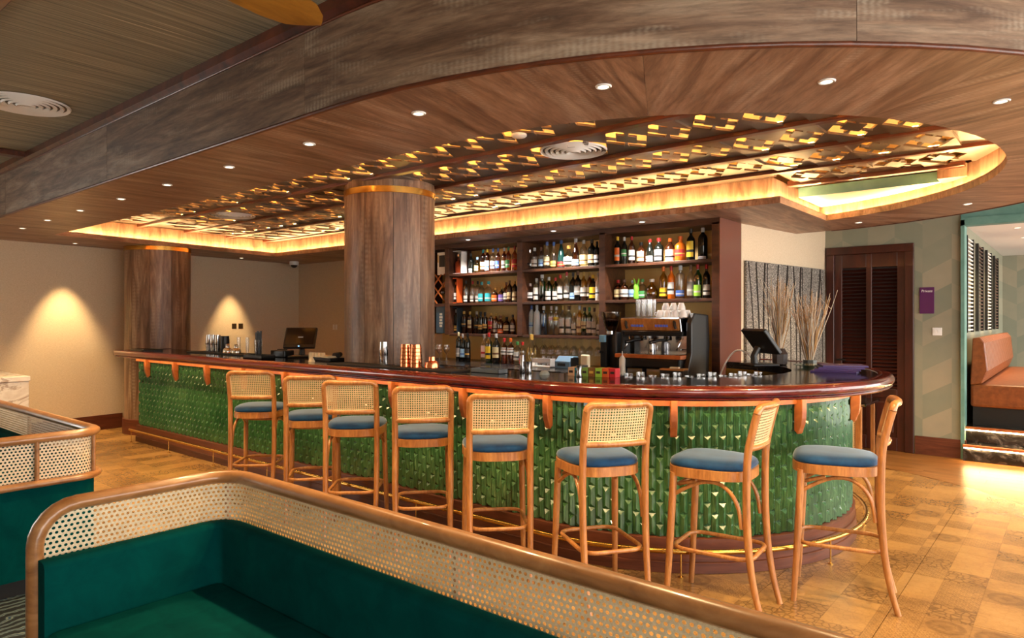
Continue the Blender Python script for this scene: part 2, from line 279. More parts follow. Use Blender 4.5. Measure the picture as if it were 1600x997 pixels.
# ------------------------------------------------------------------ mesh helpers
class MB:
    def __init__(s): s.v = []; s.f = []; s.mi = []; s.m = 0
    def add(s, vs, fs):
        o = len(s.v); s.v += [tuple(p) for p in vs]
        for f in fs: s.f.append(tuple(i + o for i in f)); s.mi.append(s.m)
        return s
    def box(s, a, b):
        x0, y0, z0 = a; x1, y1, z1 = b
        return s.add([(x0, y0, z0), (x1, y0, z0), (x1, y1, z0), (x0, y1, z0), (x0, y0, z1), (x1, y0, z1), (x1, y1, z1), (x0, y1, z1)],
                     [(0, 3, 2, 1), (4, 5, 6, 7), (0, 1, 5, 4), (1, 2, 6, 5), (2, 3, 7, 6), (3, 0, 4, 7)])
    def prism(s, pts, z0, z1):
        n = len(pts); vs = [(p[0], p[1], z0) for p in pts] + [(p[0], p[1], z1) for p in pts]
        fs = [tuple(range(n - 1, -1, -1)), tuple(range(n, 2 * n))] + [(i, (i + 1) % n, n + (i + 1) % n, n + i) for i in range(n)]
        return s.add(vs, fs)
    def lathe(s, prof, n=16, c=(0, 0, 0), cap=True):
        vs = []; fs = []
        for r, z in prof:
            for i in range(n): a = 2 * PI * i / n; vs.append((c[0] + r * math.cos(a), c[1] + r * math.sin(a), c[2] + z))
        for j in range(len(prof) - 1):
            for i in range(n):
                i2 = (i + 1) % n; fs.append((j * n + i, j * n + i2, (j + 1) * n + i2, (j + 1) * n + i))
        if cap:
            if prof[0][0] > 1e-5: fs.append(tuple(range(n - 1, -1, -1)))
            if prof[-1][0] > 1e-5: fs.append(tuple((len(prof) - 1) * n + i for i in range(n)))
        return s.add(vs, fs)
    def tube(s, path, r, n=8, closed=False, cap=True, ry=None):
        P = [Vector(p) for p in path]; m = len(P)
        rs = r if isinstance(r, (list, tuple)) else [r] * m
        T = []
        for i in range(m):
            a = P[i - 1] if (i > 0 or closed) else P[i]; b = P[(i + 1) % m] if (i < m - 1 or closed) else P[i]
            T.append((b - a).normalized())
        up = Vector((0, 0, 1)) if abs(T[0].z) < 0.9 else Vector((0, 1, 0))
        sd = T[0].cross(up).normalized(); vs = []; fs = []
        for i in range(m):
            if i: 
                sd = sd - T[i] * sd.dot(T[i]); sd = sd.normalized()
            u = sd.cross(T[i]).normalized()
            for k in range(n):
                a = 2 * PI * k / n; vs.append(P[i] + sd * (rs[i] * math.cos(a)) + u * ((ry or rs[i]) * math.sin(a)))
        e = m if closed else m - 1
        for i in range(e):
            j = (i + 1) % m
            for k in range(n): k2 = (k + 1) % n; fs.append((i * n + k, i * n + k2, j * n + k2, j * n + k))
        if cap and not closed: fs += [tuple(range(n - 1, -1, -1)), tuple((m - 1) * n + k for k in range(n))]
        return s.add(vs, fs)
    def sweep(s, rings, closedprof=True, cap=True):
        n = len(rings[0]); vs = [p for r in rings for p in r]; fs = []
        for i in range(len(rings) - 1):
            for k in range(n if closedprof else n - 1):
                k2 = (k + 1) % n; fs.append((i * n + k, i * n + k2, (i + 1) * n + k2, (i + 1) * n + k))
        if cap and closedprof: fs += [tuple(range(n - 1, -1, -1)), tuple((len(rings) - 1) * n + k for k in range(n))]
        return s.add(vs, fs)
    def mesh(s, name, mats, smooth=False):
        me = bpy.data.meshes.new(name); me.from_pydata([tuple(p) for p in s.v], [], s.f)
        for m in (mats if isinstance(mats, (list, tuple)) else [mats]): me.materials.append(m)
        me.polygons.foreach_set('material_index', s.mi)
        me.validate()
        import bmesh
        bm = bmesh.new(); bm.from_mesh(me); bmesh.ops.recalc_face_normals(bm, faces=bm.faces); bm.to_mesh(me); bm.free()
        if smooth is not False:
            me.polygons.foreach_set('use_smooth', [True] * len(me.polygons))
            me.set_sharp_from_angle(angle=math.radians(smooth if smooth is not True else 45))
        me.update(); return me
    def build(s, name, mats, parent=None, smooth=False, bevel=0):
        return obj(name, s.mesh(name, mats, smooth), parent, bevel)
def obj(name, me, parent=None, bevel=0):
    o = bpy.data.objects.new(name, me); col.objects.link(o)
    if parent: o.parent = parent
    if bevel:
        b = o.modifiers.new('bevel', 'BEVEL'); b.width = bevel; b.segments = 2; b.limit_method = 'ANGLE'
    return o
def tag(o, label=None, cat=None, group=None, kind=None):
    if label: o['label'] = label
    if cat: o['category'] = cat
    if group: o['group'] = group
    if kind: o['kind'] = kind
    return o
def thing(name, label, cat, loc=(0, 0, 0), rz=0, group=None, kind=None):
    o = bpy.data.objects.new(name, None); col.objects.link(o); o.location = loc; o.rotation_euler = (0, 0, rz); o.empty_display_size = 0.1
    return tag(o, label, cat, group, kind)
def struct(name, mb_or_none, mat=None, smooth=False, label=None):
    if mb_or_none is None:
        o = bpy.data.objects.new(name, None); col.objects.link(o)
    else: o = mb_or_none.build(name, mat, None, smooth)
    o['kind'] = 'structure'
    if label: o['label'] = label
    return o
def copy_tree(o, parent=None):
    c = o.copy(); col.objects.link(c)
    if parent: c.parent = parent
    for ch in [x for x in bpy.data.objects if x.parent == o]: copy_tree(ch, c)
    return c
def round_rect(x0, y0, x1, y1, r, n=4):
    out = []
    for cx, cy, a0 in ((x1 - r, y0 + r, -PI / 2), (x1 - r, y1 - r, 0), (x0 + r, y1 - r, PI / 2), (x0 + r, y0 + r, PI)):
        for i in range(n + 1): a = a0 + PI / 2 * i / n; out.append((cx + r * math.cos(a), cy + r * math.sin(a)))
    return out
def smoothpath(pts, k=4):
    P = [Vector(p) for p in pts]; out = []
    for i in range(len(P) - 1):
        p0 = P[max(i - 1, 0)]; p1 = P[i]; p2 = P[i + 1]; p3 = P[min(i + 2, len(P) - 1)]
        for j in range(k):
            t = j / k
            out.append(0.5 * ((2 * p1) + (p2 - p0) * t + (2 * p0 - 5 * p1 + 4 * p2 - p3) * t * t + (3 * p1 - p0 - 3 * p2 + p3) * t ** 3))
    out.append(P[-1]); return out

C0 = Vector((-2.6, 4.92, 0))
def barpath(R, x0, a1=78, step=6.0, ns=1):
    """outline concentric with the bar end: list of (x, y, nx, ny), straight run then arc"""
    out = [(x0 + (C0.x - x0) * i / ns, C0.y - R, 0, -1) for i in range(ns)]
    n = max(2, int(round((a1 + 90) / step)))
    for i in range(n + 1):
        a = math.radians(-90 + (a1 + 90) * i / n); out.append((C0.x + R * math.cos(a), C0.y + R * math.sin(a), math.cos(a), math.sin(a)))
    return out
def on_bar(R, s, x0, zero_len_R=None):
    """point and normal at arc length s along the front (measured on radius R)"""
    L = C0.x - x0
    if s <= L: return (x0 + s, C0.y - R, 0, -1, 0.0)
    a = -PI / 2 + (s - L) / R
    return (C0.x + R * math.cos(a), C0.y + R * math.sin(a), math.cos(a), math.sin(a), a + PI / 2)

# ------------------------------------------------------------------ room shell
ZS = 2.46           # soffit underside
ZC = 2.95           # lounge ceiling
struct('floor_slab', MB().box((-11.5, -4, -0.12), (4, 15, -0.02)), M['grout'])
fl = struct('floor', None, label='patchwork tile floor with timber boards beyond the bar circle')
TS = 0.6
tile_me = MB().box((0.0015, 0.0015, -0.02), (TS - 0.0015, TS - 0.0015, 0.0)).mesh('floor_tile', M['floor_tile'])
RT = 2.98
def clip_poly(poly, inside, inter):
    out = []
    for i in range(len(poly)):
        a, b = poly[i - 1], poly[i]
        if inside(b):
            if not inside(a): out.append(inter(a, b))
            out.append(b)
        elif inside(a): out.append(inter(a, b))
    return out
def circ_in(p): return p[1] < C0.y and p[0] < C0.x or math.hypot(p[0] - C0.x, p[1] - C0.y) < RT or (p[0] < C0.x)
def circ_cut(a, b):
    lo, hi = 0.0, 1.0; fa = circ_in(a)
    for _ in range(24):
        m = (lo + hi) / 2; p = (a[0] + (b[0] - a[0]) * m, a[1] + (b[1] - a[1]) * m)
        if circ_in(p) == fa: lo = m
        else: hi = m
    return (a[0] + (b[0] - a[0]) * lo, a[1] + (b[1] - a[1]) * lo)
X0T, Y0T = -0.75 - 17 * TS, 1.62
for i in range(17 + 7):
    for j in range(10):
        x, y = X0T + i * TS, Y0T + j * TS
        if x + TS < -10.7 or x > 3: continue
        # hidden floor behind the bar, inside the service area
        if -8.6 < x and x + TS < -3.0 and 3.9 < y and y + TS < 7.2: continue
        if y > 7.0 and x < -2.9: continue
        far = y > 5.0 or x > -0.75
        cs = [(x, y), (x + TS, y), (x + TS, y + TS), (x, y + TS)]
        ins = [circ_in(p) or p[1] < 4.3 for p in cs]
        if y < 4.0 or all(ins):
            o = obj('tile', tile_me, fl); o.location = (x, y, 0)
        elif any(ins):
            pl = clip_poly(cs, circ_in, circ_cut)
            if len(pl) > 2: MB().prism(pl, -0.02, 0.0).build('tile', M['floor_tile'], fl)
# timber boards beyond the circle
PW = 0.16
for j in range(int((8.9 - 4.0) / PW)):
    y = 4.02 + j * PW; x = -2.4
    off = (j * 0.53) % 1.5
    segs = []; xx = -2.5 - off
    while xx < 3: segs.append((xx, xx + 1.5)); xx += 1.5
    for a, b in segs:
        pl = [(a + 0.001, y + 0.001), (b - 0.001, y + 0.001), (b - 0.001, y + PW - 0.001), (a + 0.001, y + PW - 0.001)]
        out_in = lambda p: p[0] > -2.6 and not circ_in(p)
        if not any(out_in(p) for p in pl): continue
        if not all(out_in(p) for p in pl):
            pl = clip_poly(pl, lambda p: not circ_in(p), circ_cut)
            if len(pl) < 3: continue
        MB().prism(pl, -0.02, 0.0).build('plank', M['plank'], fl)
struct('floor_carpet', MB().box((-11.5, -4, -0.02), (4, 1.62, 0.004)), M['carpet'], label='dark blue patterned carpet under the booths')

# walls
def wallquad(name, p, q, z0, z1, mat, th=0.1, label=None):
    d = Vector((q[0] - p[0], q[1] - p[1], 0)).normalized(); n = Vector((-d.y, d.x, 0)) * th
    return struct(name, MB().prism([p, q, (q[0] + n.x, q[1] + n.y), (p[0] + n.x, p[1] + n.y)], z0, z1), mat, label=label)
WL0, WL1 = (-9.72, -0.2), (-10.6, 6.86)     # left wall line
wallquad('wall_left', WL1, WL0, 0, 3.0, M['wall'], -0.12, 'beige fabric-papered wall with scallops of downlight')
wallquad('wall_back', (-10.7, 6.86), (-2.62, 6.86), 0, 3.0, M['wall'], 0.12, 'beige papered wall behind the bar')
wallquad('wall_right', (-2.62, 6.72), (-2.335, 8.9), 0, 2.9, M['wall'], 0.12, 'pale plain wall behind the carved panel')
def baseboard(name, p, q, h=0.17, t=0.02, mat='skirt'):
    d = Vector((q[0] - p[0], q[1] - p[1], 0)).normalized(); n = Vector((d.y, -d.x, 0)) * t
    return struct(name, MB().prism([p, q, (q[0] + n.x, q[1] + n.y), (p[0] + n.x, p[1] + n.y)], 0, h), M[mat])
baseboard('baseboard_left', WL0, (WL0[0] + (WL1[0] - WL0[0]) * 0.57, WL0[1] + (WL1[1] - WL0[1]) * 0.57), 0.2)
struct('wall_door_side', MB().box((-1.42, 8.74, 0), (-0.95, 8.86, 2.95)).box((-2.5, 8.74, 2.34), (-1.42, 8.86, 2.95)), M['chevron'], label='grey-green chevron papered wall beside the louvred door')
struct('baseboard_door_side', MB().box((-1.41, 8.72, 0), (-0.93, 8.74, 0.2)), M['skirt'])

wallquad('wall_front', (2.6, -2.2), (-10.2, -2.2), 0, 3.0, M['wall'], 0.12, 'beige papered wall at the back of the lounge')
wf = struct('window_1', None, label='tall timber framed window wall letting daylight in')
for k in range(6): MB().box((2.6, -2.2 + k * 2.16, 0), (2.68, -2.12 + k * 2.16, ZC)).build('mullion', M['door'], wf)
MB().box((2.6, -2.2, 0), (2.68, 8.7, .25)).build('sill', M['door'], wf); MB().box((2.6, -2.2, 2.7), (2.68, 8.7, ZC)).build('head', M['door'], wf)
# ------------------------------------------------------------------ lounge ceiling
cl = struct('ceiling_lounge', MB().box((-11.5, -2.2, ZC), (2.6, 9.2, ZC + 0.06)), M['ceil_fab'], label='grey-green woven ceiling with brown battens')
MB().box((-11, 0.78, ZC - 0.06), (2.4, 0.90, ZC)).build('batten', M['beam'], cl, bevel=0.008)
for x in (-7.08, -3.0 + 6.5): MB().box((x - 0.06, 0.9, ZC - 0.045), (x + 0.06, 1.95, ZC)).build('batten', M['beam'], cl, bevel=0.006)

# ------------------------------------------------------------------ bulkhead ring
RB = 3.05
bk = struct('wall_bulkhead', None, label='curved grey-brown timber bulkhead above the bar')
def strip(R, s0, s1, z0, z1, th, name, mat, parent, x0):
    """curved board on the concentric path between arc lengths s0 and s1"""
    n = max(1, int((s1 - s0) / 0.16)); inner = []; outer = []
    for i in range(n + 1):
        x, y, nx, ny, a = on_bar(R, s0 + (s1 - s0) * i / n, x0)
        outer.append((x, y)); inner.append((x - nx * th, y - ny * th))
    rings = [[(o[0], o[1], z0), (o[0], o[1], z1), (q[0], q[1], z1), (q[0], q[1], z0)] for o, q in zip(outer, inner)]
    m = MB().sweep(rings).mesh(name, mat, 30)
    uv = m.uv_layers.new(name='UVMap')
    for lp in m.loops:
        vi = lp.vertex_index; uv.data[lp.index].uv = (s0 + (s1 - s0) * (vi // 4) / n, m.vertices[vi].co.z)
    return obj(name, m, parent)
XB0 = -10.1
LB = (C0.x - XB0) + RB * math.radians(165)
s = 0; k = 0
while s < LB - 0.1:
    e = min(s + 2.42, LB); o = strip(RB, s + 0.001, e - 0.001, ZS + .006, 2.86, 0.08, 'bulkhead_panel', M['aged_x'], bk, XB0); s = e
def pathtube(R, z, r, x0, a1, name, mat, parent, ry=None, n=10):
    pts = [(p[0], p[1], z) for p in barpath(R, x0, a1, 4.0, 8)]
    return MB().tube(pts, r, n, ry=ry).build(name, mat, parent, 60)
pathtube(RB + 0.002, ZS + .004, 0.011, XB0, 80, 'edge_bead', M['beam'], bk)
pathtube(RB + 0.002, 2.865, 0.007, XB0, 80, 'top_bead', M['beam'], bk)
# cornice between bulkhead and ceiling
def sweep_bar(prof, x0, a1, name, mat, parent, step=4.0, smooth=40, ns=8):
    """prof: (radius, z) closed polygon swept along the concentric outline"""
    base = barpath(1.0, x0, a1, step, ns); rings = []
    for (x, y, nx, ny) in base:
        bx_, by_ = x - nx, y - ny
        rings.append([(bx_ + nx * r, by_ + ny * r, z) for r, z in prof])
    return MB().sweep(rings).build(name, mat, parent, smooth)
sweep_bar([(RB - 0.10, 2.86), (RB - 0.02, 2.86), (RB + 0.02, 2.90), (RB + 0.02, ZC), (RB - 0.10, ZC)], XB0, 80, 'cornice', M['mahog'], bk)

# ------------------------------------------------------------------ soffit panels round the light tray
RTR = 2.27
sf = struct('ceiling_soffit', None, label='brown timber soffit with recessed downlights round the light tray')
YF = C0.y - RTR                      # front edge of tray
YB = 5.75; XR = -1.9; XL0, XL1 = -9.0, -9.52
TH_S = 0.045
x = -10.15
while x < -2.6 - 0.01:
    e = min(x + 1.22, -2.6)
    o = MB().prism([(0.001, C0.y - RB + 0.004), (e - x - 0.001, C0.y - RB + 0.004), (e - x - 0.001, YF), (0.001, YF)], ZS, ZS + TH_S).build('soffit_panel', M['soffit_y'], sf); o.location.x = x
    x = e
for i in range(6):
    a0, a1 = math.radians(i * 27), math.radians((i + 1) * 27) 
    am = (a0 + a1) / 2; pts = []
    for j in range(9): a = (a0 - am) + (a1 - a0) * j / 8 * 0.999; pts.append((math.sin(a) * (RB - 0.004), -math.cos(a) * (RB - 0.004)))
    for j in range(8, -1, -1): a = (a0 - am) + (a1 - a0) * j / 8 * 0.999; pts.append((math.sin(a) * RTR, -math.cos(a) * RTR))
    o = MB().prism(pts, ZS, ZS + TH_S).build('soffit_panel', M['soffit_y'], sf); o.location = (C0.x, C0.y, 0); o.rotation_euler.z = am
aE = math.radians(162 - 90)
pE = (C0.x + RTR * math.cos(aE), C0.y + RTR * math.sin(aE))
pts = [(-2.6, YB), (XR, YB), pE]
for j in range(5): a = math.radians(72 + 18 * j / 4); r = RB + 0.0; pts.append((C0.x + r * math.cos(a), C0.y + r * math.sin(a)))
pts.append((-2.6, 8.2))
MB().prism(pts, ZS, ZS + TH_S).build('soffit_panel', M['soffit_y'], sf)
x = -10.75
while x < -2.61:
    e = min(x + 1.22, -2.6); MB().prism([(x + 0.001, YB), (e - 0.001, YB), (e - 0.001, 6.95), (x + 0.001, 6.95)], ZS, ZS + TH_S).build('soffit_panel', M['soffit_y'], sf); x = e
MB().prism([(-10.75, YF + 0.001), (XL0, YF + 0.001), (XL1, YB - 0.001), (-10.75, YB - 0.001)], ZS, ZS + TH_S).build('soffit_panel', M['soffit_y'], sf)

# tray outline (inner edge), going round the opening
def arcpts(R, a0, a1, n): return [(C0.x + R * math.cos(math.radians(a0 + (a1 - a0) * i / n)), C0.y + R * math.sin(math.radians(a0 + (a1 - a0) * i / n))) for i in range(n + 1)]
tray = [(XL1, YB), (XL0, YF)] + arcpts(RTR, -90, 72, 40) + [(XR, YB)]
def offset_poly(pts, d):
    n = len(pts); out = []
    for i in range(n):
        p = Vector(pts[i - 1]); q = Vector(pts[i]); r = Vector(pts[(i + 1) % n])
        a = (q - p).normalized(); b = (r - q).normalized(); na = Vector((a.y, -a.x)); nb = Vector((b.y, -b.x))
        m = (na + nb); m = m / max(0.3, (1 + na.dot(nb))); out.append((q.x + m.x * d, q.y + m.y * d))
    return out
def ring_strip(pts, d0, d1, z0, z1, name, mat, parent, smooth=False):
    A = offset_poly(pts, d0); B = offset_poly(pts, d1); A.append(A[0]); B.append(B[0])
    rings = [[(a[0], a[1], z0), (b[0], b[1], z0), (b[0], b[1], z1), (a[0], a[1], z1)] for a, b in zip(A, B)]
    return MB().sweep(rings, cap=False).build(name, mat, parent, smooth)
ring_strip(tray, 0.0, 0.012, ZS + TH_S - 0.001, ZS + TH_S + 0.012, 'tray_lip', M['cove_wood'], sf, 30)
ring_strip(tray, 0.10, 0.13, ZS + TH_S, 2.70, 'cove_board', M['cove_wood'], sf, 30)
struct('ceiling_cavity', MB().prism(offset_poly(tray, 0.4), 2.86, 2.89), M['cavity'])
cove = ring_strip(tray, 0.045, 0.065, ZS + TH_S + 0.001, ZS + TH_S + 0.006, 'cove_light_strip', M['led'], None)
tag(cove, 'warm LED strip running round the light tray behind its lip', 'light strip')
colm_recess = plain('recess_cream', S(214, 214, 190), .7)
# tray beams
BY = [3.03, 3.675, 4.32, 4.965, 5.61]
def tray_xmax(y, d=0.09):
    R = RTR + d
    if y > YB: return C0.x + math.sqrt(max(0, R * R - (y - C0.y) ** 2))
    return C0.x + math.sqrt(max(0, R * R - (y - C0.y) ** 2))
def tray_xmin(y): return XL0 + (XL1 - XL0) * (y - YF) / (YB - YF) - 0.09
for y in BY:
    o = MB().box((tray_xmin(y), y - 0.035, 2.672), (tray_xmax(y) - 0.03, y + 0.035, 2.715)).build('tray_beam', M['beam'], sf, bevel=0.006)
o = MB().box((XR - 0.08, 6.17, 2.665), (tray_xmax(6.25) - 0.02, 6.25, 2.715)).build('tray_beam', M['beam'], sf, bevel=0.006)
# lattice panels
CW = 0.3105
def lattice(y0, y1, xa, xb, name='lattice_panel'):
    h = (y1 - y0) / 2; yc = (y0 + y1) / 2; a, b = CW / 2 - 0.004, min(0.27, h - 0.012); ai, bi = a * 0.52, b * 0.52
    mb = MB(); z = 2.70
    n = int((xb - xa) / CW); 
    k0 = math.ceil(xa / CW)
    for k in range(k0, k0 + n):
        cx = (k + 0.5) * CW
        if cx + CW / 2 > xb: break
        for sx in (1, -1):
            for sy in (1, -1):
                P = lambda px, py: (cx + sx * px, yc + sy * py, z)
                mb.add([P(a, 0), P(CW / 2, 0), P(CW / 2, h), P(0, h), P(0, b)], [(0, 1, 2, 3, 4)])
                t0, t1 = 0.43, 0.57
                mb.add([P(a * t0, b * (1 - t0)), P(a * t1, b * (1 - t1)), P(ai * t1, bi * (1 - t1)), P(ai * t0, bi * (1 - t0))], [(0, 1, 2, 3)])
        mb.add([(cx + ai, yc, z), (cx, yc + bi, z), (cx - ai, yc, z), (cx, yc - bi, z)], [(0, 1, 2, 3)])
        last = cx + CW / 2
    first = k0 * CW
    if first > xa + 0.01: mb.add([(xa, y0, z), (first, y0, z), (first, y1, z), (xa, y1, z)], [(0, 1, 2, 3)])
    xe0, xe1 = min(xb + 0.3, tray_xmax(y0)), min(xb + 0.3, tray_xmax(y1))
    mb.add([(last, y0, z), (max(xe0, last + .01), y0, z), (max(xe1, last + .01), y1, z), (last, y1, z)], [(0, 1, 2, 3)])
    o = mb.build(name, M['lattice'], sf); sm = o.modifiers.new('thickness', 'SOLIDIFY'); sm.thickness = 0.014; sm.offset = 1
    return o
bounds = [YF - 0.05] + BY
for i in range(5):
    y0 = bounds[i] + 0.035; y1 = bounds[i + 1] - 0.035
    if i == 0: y0 = YF - 0.06
    xa = max(tray_xmin(y0), tray_xmin(y1)); xb = min(tray_xmax(y0), tray_xmax(y1))
    lattice(y0, y1, xa + 0.03, xb)
lattice(5.645, 6.17, XR - 0.02, tray_xmax(6.16))
MB().prism([(tray_xmin(YB), 5.66), (XR - 0.06, 5.66), (XR - 0.06, YB + 0.09), (tray_xmin(YB), YB + 0.09)], 2.70, 2.712).build('tray_infill', M['lattice'], sf)
for y in BY[:5]:
    o = MB().box((tray_xmin(y) + 0.15, y - 0.012, 2.717), (tray_xmax(y) - 0.2, y + 0.012, 2.722)).build('cavity_light_strip', M['led_dim'])
    tag(o, 'warm LED strip lying on top of a ceiling beam inside the light tray', 'light strip', 'LED strips above the tray beams')
# pale recess at the rounded end behind the last beam
MB().prism([(-1.98, 6.50)] + [(tray_xmax(6.50 + t, .1) - 0.005, 6.50 + t) for t in (0, .15, .3, .45, .6, .68)] + [(-1.98, 7.2)], 2.615, 2.625).build('recess_top', colm_recess, sf)
MB().box((-1.98, 6.485, 2.615), (-0.86, 6.50, 2.70)).build('recess_face', M['teal'], sf)
MB().box((-0.86, 6.26, 2.60), (tray_xmax(6.3, .1) + .01, 6.50, 2.70)).build('recess_block', M['cove_wood'], sf)

# ------------------------------------------------------------------ columns
def column(xc, label, zband, ztop):
    t = thing('column', label, 'column', (xc, 4.03, 0)); r = 0.4; n = 10
    for i in range(n):
        rings = []
        for j in range(7):
            a = 2 * PI * (i + (j / 6) * 0.988) / n
            rings.append([(r * math.cos(a), r * math.sin(a), 0), (r * math.cos(a), r * math.sin(a), ztop), ((r - .03) * math.cos(a), (r - .03) * math.sin(a), ztop), ((r - .03) * math.cos(a), (r - .03) * math.sin(a), 0)])
        MB().sweep(rings).build('cladding_panel', M['aged_z'], t, 40)
    MB().lathe([(r + .004, zband - 0.028), (r + .008, zband - 0.026), (r + .008, zband + 0.026), (r + .004, zband + 0.028)], 48).build('brass_band', M['brass'], t, 40)
    MB().lathe([(r - 0.035, 0), (r - 0.035, ztop)], 24).build('core', M['rubber'], t, 40)
    return t
column(-4.78, 'grey-brown timber clad round column rising through the bar counter', 2.60, 2.695)
lc = column(-9.56, 'grey-brown timber clad round column against the beige wall at the bar end', 2.425, ZS)
MB().lathe([(0.42, 0), (0.42, 0.195), (0.405, 0.2)], 40).build('skirting', M['skirt'], lc, 40)

# ------------------------------------------------------------------ bar counter
RG = 1.40; XG0 = -8.9
bar = thing('bar_counter', 'long curved bar faced in green ridged tiles with mahogany top', 'bar counter')
AE = 80
sweep_bar([(RG - 0.015, 0.0), (RG - 0.015, 1.06), (RG - 0.40, 1.06), (RG - 0.40, 0.0)], XG0, AE, 'core', M['gcore'], bar, 5)
for i in range(3):
    sweep_bar([(RG + 0.035 - 0.006 * i, 0.068 * i + 0.002), (RG + 0.035 - 0.006 * i, 0.068 * i + 0.064), (RG + 0.03 - 0.006 * i, 0.068 * i + 0.067), (RG - 0.02, 0.068 * i + 0.067), (RG - 0.02, 0.068 * i + 0.002)], XG0, AE, 'skirting_board', M['skirt'], bar, 4)
# ridged tiles
TW, THT = 0.0462, 0.1335
ZG0, ZG1 = 0.205, 1.0
def tile_geo(mb, o, ux, n, z0, z1, clip0=False, clip1=False):
    w2 = TW / 2 - 0.0006; d = 0.019; hip = 0.024
    f = lambda a, b, z: (o[0] + ux[0] * a + n[0] * b, o[1] + ux[1] * a + n[1] * b, z)
    h0 = 0.0 if clip0 else hip; h1 = 0.0 if clip1 else hip
    mb.add([f(-w2, 0, z0), f(w2, 0, z0), f(w2, 0, z1), f(-w2, 0, z1), f(0, d, z0 + h0), f(0, d, z1 - h1)],
           [(0, 1, 4), (1, 2, 5, 4), (2, 3, 5), (3, 0, 4, 5)])
LG = (C0.x - XG0) + RG * math.radians(AE + 90)
ncol = int(LG / TW); specs = []
for i in range(ncol):
    x, y, nx, ny, a = on_bar(RG - 0.012, (i + 0.5) * TW * (RG - .012) / RG if False else (i + 0.5) * TW, XG0)
    z = ZG0 - (THT / 2 if i % 2 else 0) 
    while z < ZG1 - 0.004:
        za, zb = max(z, ZG0), min(z + THT, ZG1)
        if zb - za > 0.012: specs.append((x, y, nx, ny, za, zb, za > z + 1e-6, zb < z + THT - 1e-6))
        z += THT
front = [sp for sp in specs if sp[2] * (0 - sp[0]) + sp[3] * (0 - sp[1]) > 0.2]
front.sort(key=lambda sp: sp[0] ** 2 + sp[1] ** 2)
chosen = set(id(sp) for sp in front[:296])
cache = {}
rest = MB()
for sp in specs:
    x, y, nx, ny, za, zb, c0_, c1_ = sp; ux = (-ny, nx)
    if id(sp) in chosen:
        key = (round(za, 3), round(zb, 3), c0_, c1_)
        if key not in cache:
            mb = MB(); tile_geo(mb, (0, 0), (1, 0), (0, -1), za, zb, c0_, c1_); cache[key] = mb.mesh('ridged_tile', M['gtile'])
        o = obj('ridged_tile', cache[key], bar); o.location = (x, y, 0); o.rotation_euler.z = math.atan2(ny, nx) + PI / 2
    else: tile_geo(rest, (x, y), ux, (nx, ny), za, zb, c0_, c1_)
o = rest.build('ridged_tiles', M['gtile'], bar); o['kind'] = 'stuff'
# apron and corbels
sweep_bar([(RG + 0.012, 0.985), (RG + 0.03, 0.985), (RG + 0.03, 1.056), (RG + 0.012, 1.056)], XG0, AE, 'apron', M['teak'], bar, 4)
cp = [(0, 1.056), (0.06, 1.056), (0.062, 0.96), (0.06, 0.90), (0.052, 0.86), (0.04, 0.835), (0.034, 0.812), (0.022, 0.80), (0.014, 0.812), (0.0, 0.82)]
mb = MB(); m2 = [(p[0], -0.02, p[1]) for p in cp] + [(p[0], 0.02, p[1]) for p in cp]; n = len(cp)
mb.add(m2, [tuple(range(n)), tuple(range(2 * n - 1, n - 1, -1))] + [(i, (i + 1) % n, n + (i + 1) % n, n + i) for i in range(n)])
corb = mb.mesh('corbel', M['teak'])
sl = [-8.56, -7.82, -7.08, -6.34, -5.60, -4.86, -4.1, -3.34, -2.6]
cpos = [(xx, C0.y - RG - 0.008, -PI / 2) for xx in sl]
for ang in (-58, -25.5, 5, 36): a = math.radians(ang); cpos.append((C0.x + (RG + .008) * math.cos(a), C0.y + (RG + .008) * math.sin(a), a))
for xx, yy, a in cpos:
    o = obj('corbel', corb, bar, 0.005); o.location = (xx, yy, 0); o.rotation_euler.z = a
# top: bullnose rim and granite slab
RO = 1.665; XT0 = -8.95
rp = []
for i in range(9): a = -PI / 2 + PI * i / 8; rp.append((RO - 0.034 + 0.034 * math.cos(a), 1.090 + 0.034 * math.sin(a)))
rp += [(RO - 0.10, 1.124), (RO - 0.105, 1.119), (RO - 0.105, 1.056)]
sweep_bar(rp, XT0, AE, 'bullnose_rim', M['rim'], bar, 3, 60)
sweep_bar([(RO - 0.09, 1.055), (RO - 0.09, 1.042), (RO - 0.02, 1.042), (RO - 0.012, 1.05), (RO - 0.02, 1.058)], XT0, AE, 'under_moulding', M['rim'], bar, 4)
sweep_bar([(RO - 0.105, 1.062), (RO - 0.105, 1.119), (RO - 0.66, 1.119), (RO - 0.66, 1.062)], XT0, AE, 'granite_top', M['granite'], bar, 3)
MB().box((XT0 - 0.05, C0.y - RO + 0.01, 1.055), (XT0 + 0.005, 3.95, 1.124)).build('end_rim', M['rim'], bar, bevel=0.015)
sweep_bar([(RO - 0.66, 0.78), (RO - 0.66, 1.062), (RO - 0.67, 1.062), (RO - 0.67, 0.78)], XT0, AE, 'brass_fascia', M['brass'], bar, 4)
led = sweep_bar([(RG + 0.10, 1.050), (RG + 0.115, 1.050), (RG + 0.115, 1.0545), (RG + 0.10, 1.0545)], XG0, AE, 'counter_light_strip', M['led_bar'], None, 5)
tag(led, 'warm LED strip under the overhang of the bar top', 'light strip')
